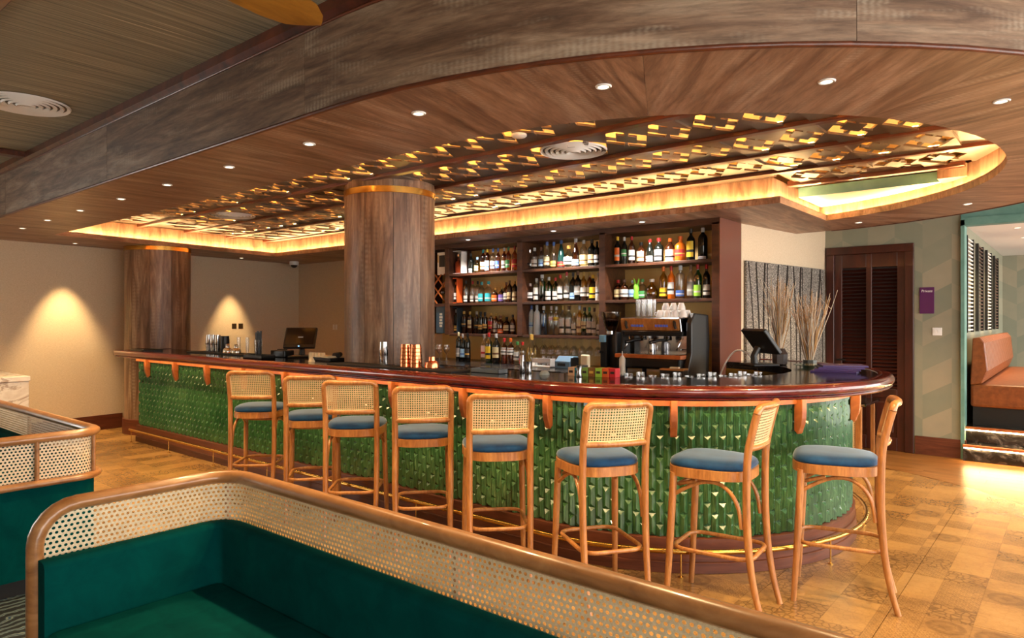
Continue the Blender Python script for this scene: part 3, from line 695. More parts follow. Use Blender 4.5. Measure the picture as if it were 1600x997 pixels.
# brass foot rail
rail = thing('foot_rail', 'brass tube foot rail on thin posts along the bar base', 'foot rail')
pts = [(p[0], p[1], 0.15) for p in barpath(RG + 0.095, XG0 - 0.02, 62, 4, 6)]
MB().tube(pts, 0.015, 10).build('rail_tube', M['brass'], rail, 60)
post = MB().lathe([(0.0045, 0.0), (0.0045, 0.14)], 8).lathe([(0.016, 0.0), (0.016, 0.006)], 12).mesh('rail_post', M['brass'], 40)
Lr = (C0.x - XG0); s = 0.03
while s < Lr + (RG + .13) * math.radians(140):
    x, y, nx, ny, a = on_bar(RG + 0.095, s, XG0); o = obj('rail_post', post, rail); o.location = (x, y, 0); s += 1.02

# ------------------------------------------------------------------ bar stools
def build_stool():
    t = thing('bar_stool', '', 'bar stool', group='cane-backed bar stools along the bar')
    w_ = 0.175
    bow = lambda x: -0.03 * (1 - (x / w_) ** 2)
    for s_ in (-1, 1):
        pts = smoothpath([(s_ * .166, -.285, 0), (s_ * .170, -.250, .13), (s_ * .173, -.222, .30), (s_ * .175, -.208, .5), (s_ * .175, -.207, .7), (s_ * .175, -.214, .84), (s_ * .175, -.236, .95), (s_ * .175, -.258, 1.035)], 3)
        MB().tube(pts, [0.0145 + 0.0045 * min(1, p.z / .4) for p in pts], 10).build('leg', M['oak'], t, 60)
        pts = smoothpath([(s_ * .190, .205, 0), (s_ * .183, .19, .25), (s_ * .172, .168, .70)], 4)
        MB().tube(pts, [0.0145 + 0.005 * min(1, p.z / .4) for p in pts], 10).build('leg', M['oak'], t, 60)
    # top rail with bent corners
    tp = [(-w_, -.258, 1.035), (-w_ + .006, -.262, 1.052), (-w_ + .03, -.268, 1.066)]
    tp += [(x, -.263 + bow(x), 1.068) for x in (-.11, -.06, 0, .06, .11)]
    tp += [(w_ - .03, -.268, 1.066), (w_ - .006, -.262, 1.052), (w_, -.258, 1.035)]
    MB().tube(smoothpath(tp, 3), 0.019, 10).build('top_rail', M['oak'], t, 60)
    MB().tube([(x, -.216 + bow(x), .862) for x in (-.175, -.13, -.08, 0, .08, .13, .175)], 0.017, 10).build('back_rail', M['oak'], t, 60)
    # woven cane back
    mb = MB(); nx, nz = 22, 12; x0, x1, z0, z1 = -.158, .158, .876, 1.052
    def cp_(u, v):
        x = x0 + (x1 - x0) * u; z = z0 + (z1 - z0) * v; y = -.219 - .045 * v + bow(x); return (x, y, z)
    cane_cells(mb, cp_, nx, nz, 0.29, False)
    mb.build('cane_panel', M['cane'], t)
    fr = [cp_(u, v) for u, v in [(0, 0), (.25, 0), (.5, 0), (.75, 0), (1, 0), (1, .5), (1, 1), (.75, 1), (.5, 1), (.25, 1), (0, 1), (0, .5)]]
    MB().tube(fr, 0.006, 6, closed=True).build('cane_binding', M['cane'], t, 60)
    # seat
    def outline(sc, n=40):
        out = []
        for i in range(n):
            a = 2 * PI * i / n; c, s_ = math.cos(a), math.sin(a)
            e = 0.62; xx = math.copysign(abs(c) ** e, c); yy = math.copysign(abs(s_) ** e, s_)
            wd = .200 + .018 * yy; out.append((xx * wd * sc, .008 + yy * .212 * sc))
        return out
    mb = MB(); rings = [[(p[0], p[1], z) for p in outline(sc)] for sc, z in ((.96, .683), (1.0, .686), (1.0, .733), (.95, .737))]
    mb.sweep(rings).build('seat_frame', M['oak'], t, 50)
    mb = MB(); rings = [[(p[0], p[1], z) for p in outline(sc)] for sc, z in ((.93, .733), (.985, .740), (.995, .750), (.97, .764), (.9, .774), (.75, .781), (.5, .785), (.05, .786))]
    mb.sweep(rings).build('cushion', M['velvet_blue'], t, 60)
    # foot ring and braces
    ring = [(p[0], p[1], .305) for p in round_rect(-.166, -.222, .166, .186, .075, 5)]
    MB().tube(ring, 0.0115, 8, closed=True).build('foot_ring', M['oak'], t, 60)
    for s_ in (-1, 1):
        MB().tube(smoothpath([(s_ * .172, .165, .585), (s_ * .165, .10, .628), (s_ * .16, .02, .664), (s_ * .162, -.06, .668), (s_ * .167, -.125, .63), (s_ * .17, -.165, .56), (s_ * .172, -.182, .46)], 3), 0.0105, 8).build('brace', M['oak'], t, 60)
    MB().tube(smoothpath([(-.165, .05, .67), (-.158, .115, .648), (-.13, .158, .632), (0, .165, .628), (.13, .158, .632), (.158, .115, .648), (.165, .05, .67)], 3), 0.0105, 8).build('brace', M['oak'], t, 60)
    return t
def cane_cells(mb, fn, nu, nv, hole, stagger, keep=None):
    for j in range(nv):
        off = 0.5 if (stagger and j % 2) else 0.0
        cells = [(i + off) for i in range(nu - (1 if off else 0))]
        if off:
            for a, b in ((0, .5), (nu - .5, nu)):
                if keep is None or keep((a + b) / 2 / nu, (j + .5) / nv):
                    mb.add([fn(a / nu, j / nv), fn(b / nu, j / nv), fn(b / nu, (j + 1) / nv), fn(a / nu, (j + 1) / nv)], [(0, 1, 2, 3)])
        for i in cells:
            if keep and not keep((i + .5) / nu, (j + .5) / nv): continue
            P = lambda du, dv: fn((i + .5 + du) / nu, (j + .5 + dv) / nv)
            cs = [P(-.5, -.5), P(.5, -.5), P(.5, .5), P(-.5, .5)]
            oc = [P(hole * 1.08 * math.cos(PI / 8 + PI / 4 * k), hole * 1.08 * math.sin(PI / 8 + PI / 4 * k)) for k in range(8)]
            # octagon vertices 0..7 start at 22.5 deg
            mb.add(cs + oc, [(0, 1, 4 + 6, 4 + 5), (1, 2, 4 + 0, 4 + 7), (2, 3, 4 + 2, 4 + 1), (3, 0, 4 + 4, 4 + 3), (0, 4 + 5, 4 + 4), (1, 4 + 7, 4 + 6), (2, 4 + 1, 4 + 0), (3, 4 + 3, 4 + 2)])
STOOLS = [(-5.336, 3.084, .75, 'cane-backed oak bar stool with blue seat, last of the row towards the wall column'),
          (-4.582, 3.093, .887, 'cane-backed oak bar stool with blue seat, second in the row from the wall column'),
          (-4.002, 3.065, .74, 'cane-backed oak bar stool with blue seat, third in the row from the wall column'),
          (-3.353, 3.105, .838, 'cane-backed oak bar stool with blue seat, fourth in the row from the wall column'),
          (-2.695, 3.098, .807, 'cane-backed oak bar stool with blue seat where the bar starts to curve'),
          (-2.016, 3.163, .97, 'cane-backed oak bar stool with blue seat, third from the bar end, back turned outward'),
          (-1.481, 3.475, 1.662, 'cane-backed oak bar stool standing side-on, next to the last at the bar end'),
          (-1.018, 3.991, 1.807, 'cane-backed oak bar stool standing side-on, the last one round the bar end')]
st0 = build_stool()
for i, (x, y, a, lab) in enumerate(STOOLS):
    o = st0 if i == 0 else copy_tree(st0)
    o.location = (x, y, 0); o.rotation_euler.z = a; o['label'] = lab

# ------------------------------------------------------------------ booths
def booth(x0, x1, label, yb=1.45, depth=0.70, zt=0.85):
    t = thing('booth_sofa', label, 'sofa', (0, 0, 0), group='green velvet cane-railed booth sofas')
    rc = 0.13; yf = yb - depth; rv = 0.13
    # plan path: left arm front -> corner -> back -> corner -> right arm front
    def plan(off):
        xa, xb, yy, r = x0 + off, x1 - off, yb - off, max(0.02, rc - off); pts = [(xa, yf)]
        pts += [(xa, yf + (yy - r - yf) * k / 6) for k in range(1, 6)]
        pts += [(xa + r - r * math.cos(PI / 2 * k / 6), yy - r + r * math.sin(PI / 2 * k / 6)) for k in range(7)]
        nb = 24; pts += [(xa + r + (xb - xa - 2 * r) * k / nb, yy) for k in range(1, nb)]
        pts += [(xb - r + r * math.sin(PI / 2 * k / 6), yy - r + r * math.cos(PI / 2 * k / 6)) for k in range(7)]
        pts += [(xb, yy - r - (yy - r - yf) * k / 6) for k in range(1, 6)] + [(xb, yf)]
        return pts
    pl = plan(0.0)
    top = [(pl[0][0], yf, 0.12), (pl[0][0], yf, 0.4), (pl[0][0], yf, zt - rv)]
    top += [(pl[0][0], yf + rv - rv * math.cos(PI / 2 * k / 6), zt - rv + rv * math.sin(PI / 2 * k / 6)) for k in range(1, 7)]
    top += [(p[0], p[1], zt) for p in pl if p[1] > yf + rv + 0.01]
    top += [(pl[-1][0], yf + rv - rv * math.cos(PI / 2 * k / 6), zt - rv + rv * math.sin(PI / 2 * k / 6)) for k in range(6, 0, -1)]
    top += [(pl[-1][0], yf, zt - rv), (pl[-1][0], yf, 0.4), (pl[-1][0], yf, 0.12)]
    MB().tube(top, 0.034, 12, ry=0.026).build('top_rail', M['oak_rail'], t, 60)
    MB().tube([(p[0], p[1], 0.605) for p in plan(-0.012)], 0.03, 10, ry=0.02).build('lower_rail', M['oak_rail'], t, 60)
    # cane, two skins
    for off, nm in ((0.0, 'cane_panel'),):
        pp = plan(off); cum = [0]
        for a, b in zip(pp, pp[1:]): cum.append(cum[-1] + math.hypot(b[0] - a[0], b[1] - a[1]))
        Lc = cum[-1]; z0, z1 = 0.615, zt - 0.018; nu = int(Lc / 0.0185); nv = 13
        def fn(u, v, pp=pp, cum=cum, Lc=Lc):
            s_ = min(max(u, 0), 1) * Lc; k = 0
            lo, hi = 0, len(cum) - 1
            while hi - lo > 1:
                m = (lo + hi) // 2
                if cum[m] <= s_: lo = m
                else: hi = m
            q = (s_ - cum[lo]) / max(1e-6, cum[hi] - cum[lo]); a, b = pp[lo], pp[hi]
            return (a[0] + (b[0] - a[0]) * q, a[1] + (b[1] - a[1]) * q, z0 + (z1 - z0) * v)
        def keep(u, v, Lc=Lc):
            s_ = min(u, 1 - u) * Lc; z = z0 + (z1 - z0) * v
            if s_ < 0.012: return z < zt - rv
            if s_ < rv: return z < zt - rv + math.sqrt(max(0, rv * rv - (rv - s_) ** 2))
            return True
        mb = MB(); cane_cells(mb, fn, nu, nv, 0.29, True, keep); mb.build(nm, M['cane_b'], t)
    # small posts between the rails
    for k in (9, 22, 33, 44, len(pl) - 10):
        if 0 <= k < len(pl):
            p = plan(-0.012)[min(k, len(pl) - 1)]; MB().tube([(p[0], p[1], 0.61), (p[0], p[1], zt - 0.01)], 0.012, 8).build('post', M['oak_rail'], t, 60)
    # upholstery: outer shell, inner pads, seat
    def wallpad(oo, oi, z0, z1, nm, bev):
        A, B = plan(oo), plan(oi); rings = []
        for a, b in zip(A, B): rings.append([(a[0], a[1], z0), (b[0], b[1], z0), (b[0], b[1], z1 - 0.02), (b[0] + (a[0] - b[0]) * .15, b[1] + (a[1] - b[1]) * .15, z1 - 0.004), (a[0] + (b[0] - a[0]) * .5, a[1] + (b[1] - a[1]) * .5, z1), (a[0], a[1], z1 - 0.002)])
        return MB().sweep(rings).build(nm, M['velvet_green'], t, 50)
    wallpad(0.0, 0.03, 0.10, 0.60, 'outer_shell', 0)
    wallpad(0.028, 0.10, 0.14, 0.685, 'back_pad', 0)
    MB().prism(round_rect(x0 + 0.095, yf + 0.0, x1 - 0.095, yb - 0.095, 0.04, 4), 0.33, 0.455).build('seat_cushion', M['velvet_green'], t, bevel=0.02)
    MB().box((x0 + 0.1, yf + 0.06, 0.06), (x1 - 0.1, yb - 0.1, 0.33)).build('seat_base', M['velvet_green'], t)
    MB().box((x0 + 0.06, yf + 0.08, 0.004), (x1 - 0.06, yb - 0.06, 0.10)).build('plinth', M['rubber'], t)
    return t
booth(-2.74, 0.35, 'green velvet booth sofa with cane rail in the foreground, backing onto the row of stools')
booth(-6.72, -4.36, 'green velvet booth sofa with cane rail beside the pale stone block', yb=1.52)

# pale stone service block by the left wall
sb = thing('stone_block', 'pale veined stone service counter against the beige wall', 'counter', (-9.35, 1.95, 0))
MB().box((-0.5, -0.55, 0.0), (0.5, 0.42, 0.82)).build('stone_body', M['stone'], sb, bevel=0.006)
MB().box((-0.51, -0.56, 0.82), (0.51, 0.43, 0.875)).build('stone_top', M['stone'], sb, bevel=0.006)

# ------------------------------------------------------------------ back bar: shelving, counter
YSF, YSB = 6.20, 6.62
sh = thing('shelf_unit', 'dark walnut bottle shelving with gold scallop back panel behind the bar', 'shelving', (0, 0, 0))
ZSH = [1.315, 1.70, 2.075]
POSTS = [-6.24, -5.04, -3.91, -2.65]
MB().box((-6.75, YSB, 0.97), (-2.62, YSB + 0.02, 2.46)).build('back_panel', M['scallop'], sh)
for i, xp in enumerate(POSTS):
    MB().box((xp - 0.038, YSF, 0.97 if i == 3 else 1.30), (xp + 0.038, YSB, 2.42)).build('upright', M['dkshelf'], sh, bevel=0.003)
for b in range(3):
    a, e = POSTS[b] + 0.038, POSTS[b + 1] - 0.038
    for z in (ZSH if b < 2 else ZSH[1:]):
        MB().box((a, YSF + 0.005, z - 0.03), (e, YSB, z)).build('shelf_board', M['dkshelf'], sh, bevel=0.003)
MB().box((-6.75, YSF, 2.40), (-2.61, YSB, 2.459)).build('header', M['dkshelf'], sh)
MB().box((-2.612, YSF - 0.005, 0.97), (-2.602, 6.72, 2.459)).build('end_panel', plain('end_panel_gloss', S(120, 78, 66), 0.18, coat=0.6), sh)
# wine rack at the left end
MB().box((-6.75, YSF, 1.66), (-6.28, YSB, 1.70)).build('shelf_board', M['dkshelf'], sh)
MB().box((-6.80, YSF, 1.30), (-6.75, YSB, 2.42)).build('upright', M['dkshelf'], sh)
for k in range(-1, 4):
    for d in (1, -1):
        za = 1.70 + k * 0.17; 
        pts = []
        for t_ in (0, 1):
            z = za + (0.47 * t_ if d == 1 else 0.47 * (1 - t_)); pts.append((-6.75 + 0.47 * t_, 6.23, z))
        (p, q) = pts
        # clip to the rack opening
        lo, hi = 0.0, 1.0
        for zlim, s_ in ((1.70, 1), (2.08, -1)):
            f0, f1 = (p[2] - zlim) * s_, (q[2] - zlim) * s_
            if f0 < 0 and f1 < 0: lo, hi = 1, 0; break
            if f0 < 0: lo = max(lo, -f0 / (f1 - f0))
            if f1 < 0: hi = min(hi, f0 / (f0 - f1))
        if hi - lo > 0.05:
            L_ = lambda u: tuple(p[i] + (q[i] - p[i]) * u for i in range(3))
            MB().tube([L_(lo), L_(hi)], 0.012, 4).build('rack_slat', M['teak'], sh)
bc = thing('back_counter', 'black stone back counter under the bottle shelves', 'counter')
MB().box((-6.75, 5.62, 0.0), (-2.62, YSB, 0.93)).build('cabinet_body', M['marbleblk'], bc)
MB().box((-6.75, 5.56, 0.93), (-2.62, YSB, 0.97)).build('stone_top', M['marbleblk'], bc, bevel=0.005)

# ------------------------------------------------------------------ bottles
GL = {'clear': thin_glass('bottle_clear', (.93, .95, .95), .2), 'green': thin_glass('bottle_green', (.10, .34, .12), .22), 'amber': thin_glass('bottle_amber', (.55, .24, .06), .22),
      'brown': plain('bottle_brown', S(52, 24, 10), 0.08), 'dark': plain('bottle_dark', S(18, 20, 16), 0.08), 'yellow': thin_glass('bottle_yellow', (.8, .56, .10), .2),
      'frost': plain('bottle_frosted', S(176, 190, 198), 0.35), 'teal': plain('bottle_teal', S(16, 46, 44), 0.1), 'blue': thin_glass('bottle_blue', (.4, .55, .8), .2),
      'white': plain('bottle_white', S(230, 228, 222), 0.25), 'orange': plain('bottle_orange', S(206, 104, 24), 0.2), 'lime': plain('lime_plush', S(120, 196, 50), 0.7)}
LAB = {}
def colm(c, r=0.45):
    if c not in LAB: LAB[c] = plain('paint_%d_%d_%d' % c, S(*c), r)
    return LAB[c]
COLS = {'white': (196, 194, 188), 'cream': (196, 182, 140), 'yellow': (226, 190, 40), 'red': (176, 30, 28), 'orange': (222, 106, 30), 'blue': (60, 96, 170), 'sky': (150, 188, 220),
        'teal': (40, 150, 160), 'green': (60, 130, 70), 'black': (24, 22, 22), 'gold': (196, 156, 72), 'silver': (186, 188, 192), 'purple': (112, 92, 170), 'grey': (140, 138, 134), 'pink': (222, 190, 182), 'brown': (96, 58, 32), 'lime': (140, 200, 60)}
PROF = {  # (radius factor, height fraction)
    'std': [(0, 0), (.92, 0), (1, .015), (1, .60), (.9, .68), (.45, .76), (.33, .80), (.31, .92), (.36, .925)],
    'tall': [(0, 0), (.92, 0), (1, .015), (1, .66), (.85, .74), (.36, .82), (.30, .92), (.34, .925)],
    'squat': [(0, 0), (.9, 0), (1, .03), (1, .56), (.8, .66), (.36, .72), (.30, .88), (.36, .89)],
    'round': [(0, 0), (.6, 0), (.85, .08), (1, .26), (.95, .44), (.6, .60), (.3, .68), (.27, .86), (.33, .87)],
    'cone': [(0, 0), (.92, 0), (1, .02), (1, .34), (.8, .55), (.45, .74), (.32, .84), (.30, .94), (.34, .945)],
    'cyl': [(0, 0), (.94, 0), (1, .015), (1, .70), (.94, .74), (.40, .77), (.36, .92), (.4, .925)]}
def bottle(x, y, z, kind, h, r, glass, lab, cap, label, group, lz=(.16, .46)):
    t = thing('bottle', label, 'bottle', (x, y, z), random.uniform(-.3, .3), group)
    MB().lathe([(a * r, b * h) for a, b in PROF[kind]], 14).build('glass_body', GL[glass], t, 50)
    top = PROF[kind][-1][1] * h; cr = PROF[kind][-1][0] * r
    MB().lathe([(cr * 1.12, top - h * .075), (cr * 1.16, top - h * .07), (cr * 1.16, top + h * .055), (cr * .9, top + h * .062)], 10).build('cap', colm(COLS[cap]), t, 50)
    if glass in ('clear', 'amber', 'yellow') and kind != 'cone':
        liq = {'clear': None, 'amber': 'amber', 'yellow': 'yellow'}[glass]
    if lab:
        mb = MB(); n = 12; a0 = -PI / 2 - 1.25
        # front-wrapping paper label with a printed band
        def rad(f):
            P_ = PROF[kind]
            for (ra, ha), (rb, hb) in zip(P_, P_[1:]):
                if ha <= f <= hb and hb > ha: return (ra + (rb - ra) * (f - ha) / (hb - ha)) * r * 1.025
            return r * 1.025
        zs = [lz[0], lz[0] + (lz[1] - lz[0]) * .30, lz[0] + (lz[1] - lz[0]) * .46, lz[1]]
        for k in range(3):
            mb.m = 1 if k == 1 else 0
            rings = [[(rad(f) * math.cos(a0 + 2.5 * i / n), rad(f) * math.sin(a0 + 2.5 * i / n), f * h) for i in range(n + 1)] for f in (zs[k], zs[k + 1])]
            mb.sweep(rings, closedprof=False)
        band = {'white': 'black', 'cream': 'brown', 'yellow': 'black', 'red': 'gold', 'orange': 'white', 'blue': 'white', 'sky': 'blue', 'teal': 'white', 'green': 'white', 'black': 'gold', 'gold': 'black', 'silver': 'black', 'purple': 'white', 'grey': 'white', 'pink': 'red', 'brown': 'gold', 'lime': 'white'}[lab]
        mb.build('paper_label', [colm(COLS[lab]), colm(COLS[band])], t, 60)
    return t
ORD = ['first', 'second', 'third', 'fourth', 'fifth', 'sixth', 'seventh', 'eighth', 'ninth', 'tenth', 'eleventh', 'twelfth', 'thirteenth']
GNAME = {'clear': 'clear', 'green': 'green', 'amber': 'amber', 'brown': 'dark brown', 'dark': 'black', 'yellow': 'golden', 'frost': 'frosted', 'teal': 'dark teal', 'blue': 'pale blue', 'white': 'white', 'orange': 'orange', 'lime': 'lime'}
def row(xs, z, specs, where, group, y=6.36):
    for i, (x, sp) in enumerate(zip(xs, specs)):
        kind, h, r, g, lab, cap = sp[:6]; h = min(h, {2.075: .325, 1.70: .342, 1.315: .352}.get(z, .4)); lz = sp[6] if len(sp) > 6 else (.16, .46)
        label = '%s bottle, %s label, %s cap, %s %s' % (GNAME[g], lab or 'no', cap, ORD[i], where)
        bottle(x, y + random.uniform(-.02, .02), z, kind, h, r, g, lab, cap, label, group, lz)
row([-5.958, -5.863, -5.759, -5.671, -5.576, -5.496, -5.408, -5.33, -5.249], 2.075,
    [('std', .26, .036, 'dark', 'white', 'black', (.05, .25)), ('squat', .22, .038, 'yellow', 'cream', 'sky'), ('tall', .30, .036, 'amber', 'cream', 'teal'), ('tall', .30, .034, 'amber', 'sky', 'yellow', (.1, .5)),
     ('std', .30, .036, 'clear', 'white', 'blue'), ('std', .30, .034, 'amber', 'blue', 'blue'), ('std', .30, .035, 'amber', 'white', 'silver'), ('std', .305, .035, 'amber', 'green', 'green'), ('std', .31, .034, 'amber', 'red', 'red')],
    'after gift boxes, top left shelf', 'bottles on the top left shelf')
row([-6.055, -5.954, -5.863, -5.77, -5.661, -5.552, -5.457, -5.378, -5.31, -5.249], 1.70,
    [('tall', .295, .034, 'clear', 'white', 'black', (.08, .34)), ('tall', .29, .035, 'clear', 'white', 'red', (.08, .34)), ('tall', .285, .034, 'clear', 'white', 'black', (.08, .34)), ('squat', .28, .046, 'clear', 'teal', 'teal', (.08, .42)), ('squat', .285, .046, 'clear', 'teal', 'teal', (.08, .42)),
     ('squat', .19, .042, 'brown', 'orange', 'gold', (.1, .5)), ('squat', .20, .042, 'brown', 'purple', 'gold', (.1, .5)), ('std', .25, .036, 'amber', 'white', 'brown'), ('tall', .27, .03, 'brown', 'cream', 'brown'), ('tall', .26, .034, 'dark', 'cream', 'gold', (.1, .5))],
    'after orange box, middle left shelf', 'bottles on the middle left shelf')
row([-6.081, -5.98, -5.88, -5.79, -5.728, -5.637, -5.562, -5.467, -5.359, -5.259], 1.315,
    [('cyl', .29, .036, 'brown', 'black', 'gold', (.3, .6)), ('cyl', .285, .036, 'brown', 'cream', 'gold', (.25, .6)), ('cyl', .285, .036, 'brown', 'black', 'white', (.25, .55)), ('cyl', .28, .035, 'dark', 'gold', 'black', (.2, .4)), ('cyl', .275, .034, 'dark', 'gold', 'black', (.25, .45)),
     ('cyl', .265, .036, 'amber', 'red', 'gold', (.25, .6)), ('std', .26, .034, 'amber', 'white', 'gold', (.1, .5)), ('squat', .24, .042, 'amber', 'orange', 'brown', (.05, .25)), ('squat', .22, .042, 'brown', 'cream', 'black', (.2, .5)), ('std', .24, .034, 'brown', 'white', 'black')],
    'after blue box, low left shelf', 'bottles on the low left shelf')
row([-4.948, -4.852, -4.763, -4.663, -4.565, -4.45, -4.342, -4.251, -4.147, -4.069], 2.075,
    [('std', .27, .042, 'clear', 'white', 'silver'), ('std', .27, .036, 'clear', 'sky', 'brown'), ('cone', .32, .044, 'clear', 'cream', 'blue'), ('cone', .31, .04, 'clear', 'gold', 'blue', (.1, .3)), ('cone', .34, .044, 'teal', 'red', 'blue', (.08, .24)),
     ('round', .28, .062, 'clear', 'silver', 'gold', (.15, .45)), ('cone', .35, .046, 'amber', 'sky', 'silver', (.08, .28)), ('std', .31, .045, 'clear', 'cream', 'silver', (.12, .45)), ('std', .31, .046, 'dark', 'cream', 'black', (.14, .44)), ('std', .28, .034, 'dark', 'silver', 'black')],
    'after skull bottle, top centre shelf', 'bottles on the top middle shelf')
row([-5.077 + .09, -4.90, -4.815, -4.72, -4.632, -4.555, -4.48, -4.40, -4.32, -4.245, -4.18, -4.115, -4.05], 1.70,
    [('squat', .23, .042, 'clear', 'silver', 'silver', (.2, .5)), ('cyl', .28, .04, 'clear', 'white', 'silver', (.1, .6)), ('cyl', .32, .042, 'green', None, 'silver'), ('std', .29, .042, 'green', 'white', 'silver', (.08, .42)), ('std', .28, .038, 'green', 'white', 'red', (.08, .42)),
     ('std', .31, .038, 'clear', 'white', 'red', (.1, .55)), ('std', .34, .036, 'clear', 'white', 'red', (.12, .5)), ('std', .33, .038, 'dark', 'sky', 'black', (.08, .3)), ('std', .34, .042, 'dark', 'grey', 'brown', (.2, .5)), ('std', .33, .038, 'yellow', 'white', 'gold'),
     ('std', .33, .032, 'amber', 'white', 'gold'), ('squat', .30, .042, 'dark', 'yellow', 'yellow', (.1, .5)), ('std', .31, .032, 'white', 'silver', 'white')],
    'from left post, middle centre shelf', 'bottles on the central middle shelf')
row([-5.077 + .09, -4.89, -4.80, -4.71, -4.625, -4.54, -4.46, -4.385, -4.30, -4.225, -4.16, -4.10, -4.04], 1.315,
    [('tall', .37, .040, 'frost', 'sky', 'blue', (.25, .42)), ('tall', .37, .042, 'frost', None, 'silver'), ('cyl', .34, .036, 'blue', None, 'white'), ('cyl', .34, .036, 'clear', 'pink', 'pink', (.5, .62)), ('cyl', .335, .036, 'clear', 'yellow', 'white', (.5, .62)),
     ('std', .34, .038, 'clear', 'white', 'gold', (.08, .55)), ('std', .34, .038, 'clear', 'white', 'brown', (.08, .55)), ('std', .26, .036, 'clear', 'white', 'white', (.1, .5)), ('std', .34, .038, 'yellow', 'cream', 'silver', (.1, .55)), ('std', .32, .04, 'green', 'cream', 'black', (.25, .5)),
     ('std', .32, .036, 'green', 'white', 'green', (.1, .5)), ('std', .31, .034, 'clear', 'white', 'brown', (.1, .5)), ('squat', .25, .03, 'clear', 'white', 'white', (.1, .5))],
    'from left post, low centre shelf', 'bottles on the central low shelf')
row([-3.80, -3.72, -3.63, -3.53, -3.42, -3.32, -3.205, -3.085, -2.965, -2.845], 2.075,
    [('std', .31, .036, 'dark', 'orange', 'yellow', (.15, .6)), ('std', .30, .034, 'dark', 'green', 'silver', (.3, .55)), ('std', .30, .036, 'amber', 'white', 'red', (.15, .5)), ('squat', .24, .048, 'brown', 'cream', 'black', (.12, .55)), ('cone', .25, .044, 'red' if False else 'dark', 'white', 'red', (.08, .3)),
     ('squat', .27, .048, 'dark', 'white', 'red', (.1, .5)), ('squat', .26, .05, 'brown', 'white', 'orange', (.05, .5)), ('squat', .27, .056, 'orange', 'red', 'orange', (.2, .45)), ('std', .34, .042, 'dark', 'yellow', 'black', (.12, .6)), ('tall', .36, .046, 'dark', 'silver', 'silver', (.05, .12))],
    'from inner post, top right shelf', 'bottles on the top right shelf')
row([-3.81, -3.72, -3.625, -3.515, -3.405, -3.28, -3.18, -3.08, -2.975, -2.895, -2.815], 1.70,
    [('squat', .23, .048, 'brown', 'cream', 'red', (.15, .5)), ('squat', .23, .046, 'brown', 'white', 'brown', (.15, .5)), ('squat', .22, .048, 'clear', 'sky', 'sky', (.15, .5)), ('squat', .23, .046, 'clear', 'green', 'green', (.1, .4)), ('round', .23, .068, 'yellow', None, 'white'),
     ('std', .36, .042, 'yellow', 'yellow', 'orange', (.1, .35)), ('std', .36, .038, 'orange', 'white', 'red', (.15, .5)), ('cyl', .35, .044, 'clear', 'blue', 'silver', (.08, .26)), ('std', .34, .036, 'clear', 'grey', 'brown', (.1, .5)), ('std', .35, .04, 'green', 'lime', 'red', (.08, .4)), ('std', .36, .036, 'dark', 'white', 'red', (.1, .4))],
    'from inner post, lower right shelf', 'bottles on the lower right shelf')
row([-5.976, -5.903, -5.797, -5.528, -5.438, -5.331, -5.229, -5.131, -5.029, -4.929], 0.97,
    [('tall', .37, .036, 'dark', 'grey', 'cream'), ('tall', .35, .036, 'dark', 'sky', 'silver'), ('tall', .36, .038, 'dark', 'black', 'black'), ('std', .35, .04, 'clear', 'pink', 'grey', (.2, .6)), ('std', .37, .042, 'green', 'yellow', 'red', (.15, .55)),
     ('std', .36, .045, 'dark', 'cream', 'silver', (.2, .55)), ('squat', .32, .042, 'amber', 'white', 'red', (.35, .6)), ('squat', .32, .046, 'amber', 'white', 'orange', (.35, .6)), ('std', .27, .044, 'clear', 'white', 'green', (.2, .55)), ('std', .27, .04, 'clear', 'red', 'red', (.06, .3))],
    'after wine glasses, on black counter', 'bottles on the back counter', 6.13)
# odd-shaped bottles
t = thing('bottle', 'clear skull-shaped bottle with silver stopper on the top middle shelf', 'bottle', (-4.93 - .085, 6.36, 2.075))
MB().lathe([(0, 0), (.04, 0), (.055, .03), (.06, .08), (.055, .125), (.035, .155), (.016, .17), (.015, .21)], 16).build('glass_body', GL['clear'], t, 60)
MB().lathe([(.02, .205), (.022, .21), (.022, .245), (.015, .25)], 10).build('stopper', M['steel'], t, 50)
MB().lathe([(.0, .0), (.014, .004), (.017, .014), (.0, .028)], 8, (-.022, -.05, .065)).lathe([(.0, .0), (.014, .004), (.017, .014), (.0, .028)], 8, (.022, -.05, .065)).build('eye_sockets', colm(COLS['black']), t, 60)
t = thing('bottle', 'round clear bottle wrapped in gold diamond netting on the black counter', 'bottle', (-4.842, 6.18, .97))
MB().lathe([(0, 0), (.04, 0), (.05, .04), (.056, .12), (.045, .20), (.02, .25), (.017, .31)], 14).build('glass_body', GL['clear'], t, 60)
mbn = MB()
for k in range(6):
    for d in (1, -1):
        mbn.tube([((.052 if .03 < zz < .2 else .045) * math.cos(k * PI / 3 + d * zz * 6), (.052 if .03 < zz < .2 else .045) * math.sin(k * PI / 3 + d * zz * 6), zz) for zz in (0.01, .05, .1, .15, .2)], .0025, 4)
mbn.build('netting', colm(COLS['gold']), t); MB().lathe([(.021, .29), (.022, .35), (.012, .355)], 10).build('cap', colm(COLS['gold']), t, 50)
t = thing('plush_toy', 'lime green soft figure between two bottles on the right bay shelf', 'toy', (-3.567, 6.33, 1.70))
MB().lathe([(0, 0), (.028, .01), (.034, .05), (.024, .09), (.03, .12), (.026, .155), (0, .175)], 12).build('body', GL['lime'], t, 60)
for s_ in (-1, 1): MB().tube([(s_ * .015, 0, .16), (s_ * .024, 0, .2), (s_ * .03, -.005, .225)], [.012, .012, .005], 8).build('ear', GL['lime'], t, 60)
